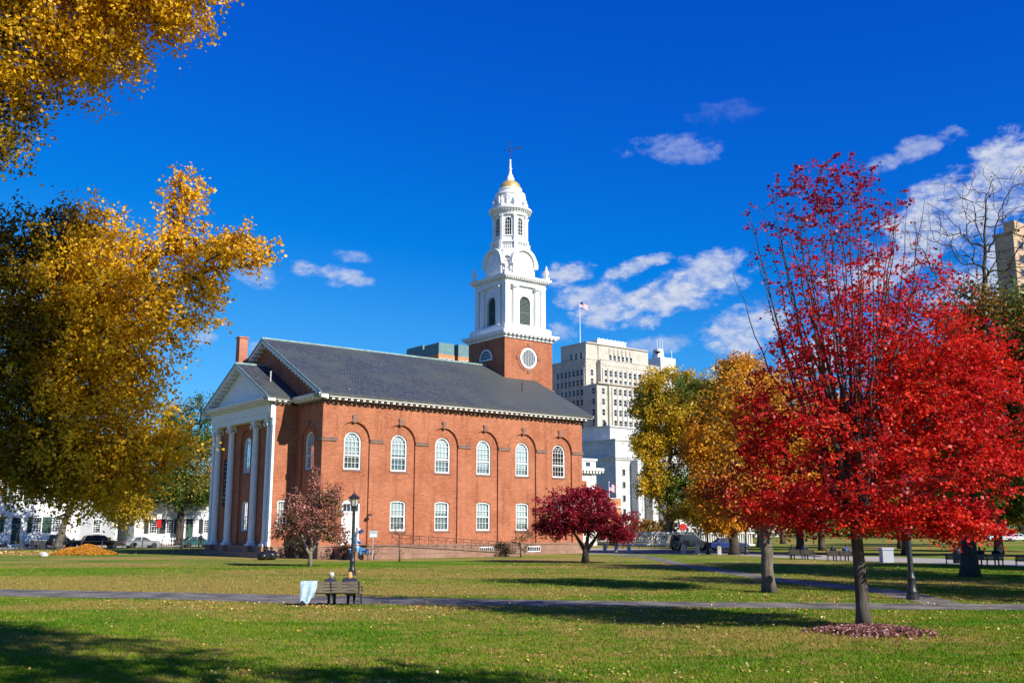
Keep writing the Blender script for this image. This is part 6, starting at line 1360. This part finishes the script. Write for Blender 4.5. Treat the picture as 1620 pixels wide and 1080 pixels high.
van_low = [(-2.4, .4), (-2.45, .8), (-2.4, 1.1), (1.4, 1.1), (2.1, .98), (2.35, .8), (2.4, .4)]; van_top = [(-2.38, 1.08), (-2.15, 1.8), (-1.0, 1.86), (.7, 1.78), (1.6, 1.08)]; van_g = [[(-2.1, 1.15), (-2.0, 1.7), (-1.2, 1.74), (-1.2, 1.15)], [(-1.1, 1.15), (-1.1, 1.74), (-.1, 1.74), (-.1, 1.15)], [(0, 1.15), (0, 1.73), (.65, 1.68), (1.3, 1.15)]]
gp = 'cars parked along the street'; cv = 56.4
vehicle('pickup_truck', 'dark pickup truck with tan wheel trim parked left of the black car', city(-7.3, cv, .02), UA, pk_low, pk_top, 1.95, (.02, .026, .03), pk_g, (-1.75, 1.75), 'truck', gp, wr=1.12)
vehicle('parked_car', 'shiny black hatchback parked between the pickup and the silver car', city(-2.0, cv, .02), UA, suv_low, suv_top, 1.85, (.012, .013, .016), suv_g, (-1.4, 1.45), 'car', gp)
vehicle('parked_car', 'silver grey sedan parked right of the black hatchback', city(3.2, cv, .02), UA, sed_low, sed_top, 1.8, (.20, .215, .23), sed_g, (-1.35, 1.4), 'car', gp)
vehicle('parked_car', 'dark teal sedan parked before the long white house', city(10.6, cv, .02), UA, sed_low, sed_top, 1.8, (.02, .09, .09), sed_g, (-1.35, 1.4), 'car', gp)
vehicle('parked_van', 'black van standing on the paving right of the dark red maple', (20.7, 119, .02), R(4), van_low, van_top, 1.95, (.012, .012, .016), van_g, (-1.5, 1.5), 'van', 'vehicles by the bollards')
vehicle('parked_car', 'dark blue sedan nosing out behind the black van', (25.0, 117.5, .02), R(4), sed_low, sed_top, 1.8, (.02, .04, .16), sed_g, (-1.35, 1.4), 'car', 'vehicles by the bollards')
vehicle('parked_car', 'white sedan left of the tree trunks at the far right', G(1583, 856), R(-5), sed_low, sed_top, 1.8, (.7, .7, .7), sed_g, (-1.35, 1.4), 'car', 'white cars at the far right')
vehicle('parked_car', 'white sedan cut off by the right edge of the photo', G(1612, 856), R(-5), sed_low, sed_top, 1.8, (.7, .71, .72), sed_g, (-1.35, 1.4), 'car', 'white cars at the far right')

# ------------------------------------------------------------------ street furniture
bo = MB(); bo.hexa([(-.19, -.19, 0), (.19, -.19, 0), (.19, .19, 0), (-.19, .19, 0), (-.17, -.17, .86), (.17, -.17, .86), (.17, .17, .86), (-.17, .17, .86)]); bo.hexa([(-.17, -.17, .86), (.17, -.17, .86), (.17, .17, .86), (-.17, .17, .86), (-.1, -.1, .97), (.1, -.1, .97), (.1, .1, .97), (-.1, .1, .97)]); bom = bo.mesh('bollard', M['granite'])
for (x, y), lab in zip(((957, 873), (975, 873), (995, 874), (1082, 876), (1104, 876.5), (1138, 877), (1215, 880)), ('granite bollard partly behind the dark red maple, leftmost of the row', 'second granite bollard right of the dark red maple', 'third granite bollard, standing alone left of the van', 'granite bollard in front of the black van', 'granite bollard in front of the blue sedan', 'granite bollard between lamp post and orange tree trunk', 'granite bollard left of the red orange maple\'s trunk')):
    tag(put('bollard', bom, None, G(x, y)), lab, 'bollard', 'granite bollards along the road')
# black iron fence on the left
fn = thing('iron_fence', 'low black post and rail iron fence along the street on the left', 'fence', city(-28, 48.5), UA)
for i in range(18):
    mb = MB(); mb.box(i * 2.4 - .045, i * 2.4 + .045, -.045, .045, 0, 1.12); mb.lathe([(.06, 1.12), (.075, 1.18), (.03, 1.25)], (i * 2.4, 0, 0), 8); mb.build('post', M['iron'], fn)
for z in (.35, 1.0): mb = MB(); mb.tube([(0, 0, z), (40.8, 0, z)], .03, 6); mb.build('rail', M['iron'], fn)
for i, (x, lab) in enumerate(((-13.2, 'stout dark post by the fence below the ginkgo'), (5.6, 'stout dark post by the fence left of the street tree'))):
    mb = MB(); mb.lathe([(.17, 0), (.16, 1.2), (.1, 1.35)], (0, 0, 0), 10); tag(mb.build('wooden_post', BK['dark'], None, loc=city(x, 48)), lab, 'post', 'posts by the fence')
# spiked railing beside the portico
sf = thing('spiked_railing', 'black spiked iron railing running up to the portico\'s left corner', 'railing', city(2.5, 42), UA)
for i in range(26): mb = MB(); mb.tube([(i * .32, 0, 0), (i * .32, 0, 1.35)], .02, 5); mb.tube([(i * .32, 0, 1.35), (i * .32, 0, 1.55)], [.035, .004], 5); mb.build('picket', M['iron'], sf)
for z in (.25, 1.2): mb = MB(); mb.box(0, 8, -.02, .02, z - .02, z + .02); mb.build('rail', M['iron'], sf)
# white picket fence before the houses
wf = thing('picket_fence', 'white picket fence in front of the long white house', 'fence', city(4.5, 64.8, .14), UA)
for i in range(46): mb = MB(); x = i * .36; mb.hexa([(x - .07, -.02, .1), (x + .07, -.02, .1), (x + .07, .02, .1), (x - .07, .02, .1), (x - .06, -.02, 1.1), (x + .06, -.02, 1.1), (x + .06, .02, 1.1), (x - .06, .02, 1.1)]); mb.build('picket', M['white'], wf)
for z in (.35, .9): mb = MB(); mb.box(-.1, 16.4, .021, .06, z - .04, z + .04); mb.build('rail', M['white'], wf)
# white balustrade across the road
ws = thing('white_balustrade', 'long white balustrade across the road left of the black van', 'balustrade', (22.0, 148, 0), R(0))
for i in range(60): mb = MB(); x = i * .33 - 6.5; mb.box(x - .08, x + .08, -.06, .06, .25, 1.7); mb.build('baluster', M['white'], ws)
mb = MB(); mb.box(-6.8, 13.4, -.14, .14, 1.7, 1.95); mb.box(-6.8, 13.4, -.16, .16, 0, .25); mb.build('rail', M['white'], ws)
rf_ = thing('rail_fence', 'dark post and rail fence in front of the white balustrade', 'fence', (12, 128, 0), R(0))
for i in range(6): mb = MB(); mb.box(i * 2 - .05, i * 2 + .05, -.05, .05, 0, 1.15); mb.build('post', M['iron'], rf_)
for z in (.4, 1.05): mb = MB(); mb.tube([(0, 0, z), (10, 0, z)], .035, 6); mb.build('rail', M['iron'], rf_)
# signs
def sign(name, label, loc, rot, h_, w_, hh, m_, shape=4, pole=.04, cat='sign'):
    s_ = thing(name, label, cat, loc, rot); mb = MB(); mb.tube([(0, 0, 0), (0, 0, h_)], pole, 8); mb.build('pole', M['granite'], s_)
    mb = MB()
    if shape == 8: ring = [(w_ / 2 * math.cos(R(22.5 + 45 * k)) / math.cos(R(22.5)), h_ - hh / 2 + hh / 2 * math.sin(R(22.5 + 45 * k)) / math.cos(R(22.5))) for k in range(8)]
    else: ring = [(-w_ / 2, h_ - hh), (w_ / 2, h_ - hh), (w_ / 2, h_), (-w_ / 2, h_)]
    mb.prism([[(x, -.06, z) for x, z in ring], [(x, -.045, z) for x, z in ring]]); mb.build('panel', m_, s_); return s_
redp = simple('sign_red', (.6, .015, .015), .5); whitep = simple('sign_white', (.75, .75, .74), .5)
sign('stop_sign', 'red octagonal sign on a post above the black van', (20.6, 122, 0), 0, 3.1, .8, .8, redp, 8)
s_ = sign('street_sign', 'street sign with red lower panel on a grey post left of the portico', city(3.2, 50), UA - R(35), 4.3, .62, .62, whitep); mb = MB(); mb.box(-.28, .28, -.07, -.05, 2.65, 3.6); mb.build('panel', redp, s_)
sg = sign('notice_board', 'small grey notice board with white label beside the church side door', city(2.3, -5.2), UA, 2.4, .8, .55, simple('sign_grey', (.3, .33, .36), .5)); mb = MB(); mb.box(-.26, .26, -.07, -.061, 1.9, 2.1); mb.build('label_strip', whitep, sg)
# things at the foot of the church wall
db = thing('decorated_booth', 'heap of blue and white fabric and foil beside the church side door', 'decoration', city(1.1, -4.6, .55), UA)
rr = random.Random(12); bm_ = [simple('bright_blue_cloth', (.03, .22, .52), .7), simple('pale_blue_cloth', (.30, .52, .68), .7), M['white'], simple('deep_blue_cloth', (.02, .06, .2), .7)]
for i in range(26):
    mb = MB(); z = rr.uniform(.05, 2.0) if i < 14 else rr.uniform(.05, .5); x = rr.uniform(-.35, .35) if i < 14 else rr.uniform(-.6, 1.5); mb.ball((x, rr.uniform(-.25, .25), z), (rr.uniform(.1, .26), rr.uniform(.1, .2), rr.uniform(.08, .24)), 7)
    mb.v = [(a + rr.uniform(-.06, .06), b + rr.uniform(-.06, .06), c_ + rr.uniform(-.06, .06)) for a, b, c_ in mb.v]; mb.build('fabric_bundle', bm_[rr.choice((0, 0, 1, 1, 2, 3))], db)
mb = MB(); mb.box(-.05, .05, -.05, .05, 0, 2.1); mb.build('stand', M['crate'], db)
wl = thing('wall_light', 'small dark wall light right of the church side door', 'lamp', city(4.72, -.02, 3.75), UA); mb = MB(); mb.tube([(0, .05, 0), (0, -.35, .05)], .03, 6); mb.build('arm', M['iron'], wl); mb = MB(); mb.lathe([(.22, -.12), (.2, -.05), (.08, .08), (.03, .12)], (0, -.38, 0), 12); mb.build('lamp_shade', M['iron'], wl)
pa = thing('plank_screen', 'grey plank screen leaning on the portico plinth left of the pink maple', 'screen', G(438, 881.5), R(15))
for i in range(9): mb = MB(); x = -.68 + i * .165; mb.hexa([(x, -.3, 0), (x + .14, -.3, 0), (x + .14, -.27, 0), (x, -.27, 0), (x, .05, 1.9), (x + .14, .05, 1.9), (x + .14, .08, 1.9), (x, .08, 1.9)]); mb.build('plank', M['crate'], pa)
for z in (.35, 1.5): mb = MB(); y = -.3 + .35 * z / 1.9; mb.box(-.7, .8, y - .045, y - .012, z - .06, z + .06); mb.build('batten', M['crate'], pa)
for i, (px, s_, lab) in enumerate((((417, 885.5), .5, 'left black rubbish bag at the portico corner'), ((428, 885), .58, 'right black rubbish bag at the portico corner'))):
    mb = MB(); mb.ball((0, 0, s_ * .6), (s_, s_ * .9, s_ * .72), 16); mb.tube([(0, 0, s_ * 1.5), (.04, 0, s_ * 1.75)], [.05, .12], 7); rr = random.Random(i); mb.v = [(x + rr.uniform(-.09, .09), y + rr.uniform(-.09, .09), max(0, z + rr.uniform(-.09, .09))) for x, y, z in mb.v]
    tag(mb.build('rubbish_bag', M['bag'], None, True, loc=G(*px)), lab, 'rubbish bag', 'rubbish bags by the portico')
mb = MB(); mb.lathe([(.3, 0), (.33, .9), (.36, .95), (.3, 1.02), (.1, 1.15)], (0, 0, 0), 14); tag(mb.build('litter_bin', M['iron'], None, True, loc=G(1515, 890.5)), 'dark litter bin left of the shaded right bench', 'bin')
mb = MB(); mb.box(-.42, .42, -.4, .4, 0, .95); mb.box(-.46, .46, -.44, .44, .95, 1.12); tag(mb.build('pale_box', simple('pale_grey_plastic', (.40, .43, .48), .6, var=.04), None, loc=G(1403, 889)), 'pale grey box on the cross path right of the scarlet maple trunk', 'box')
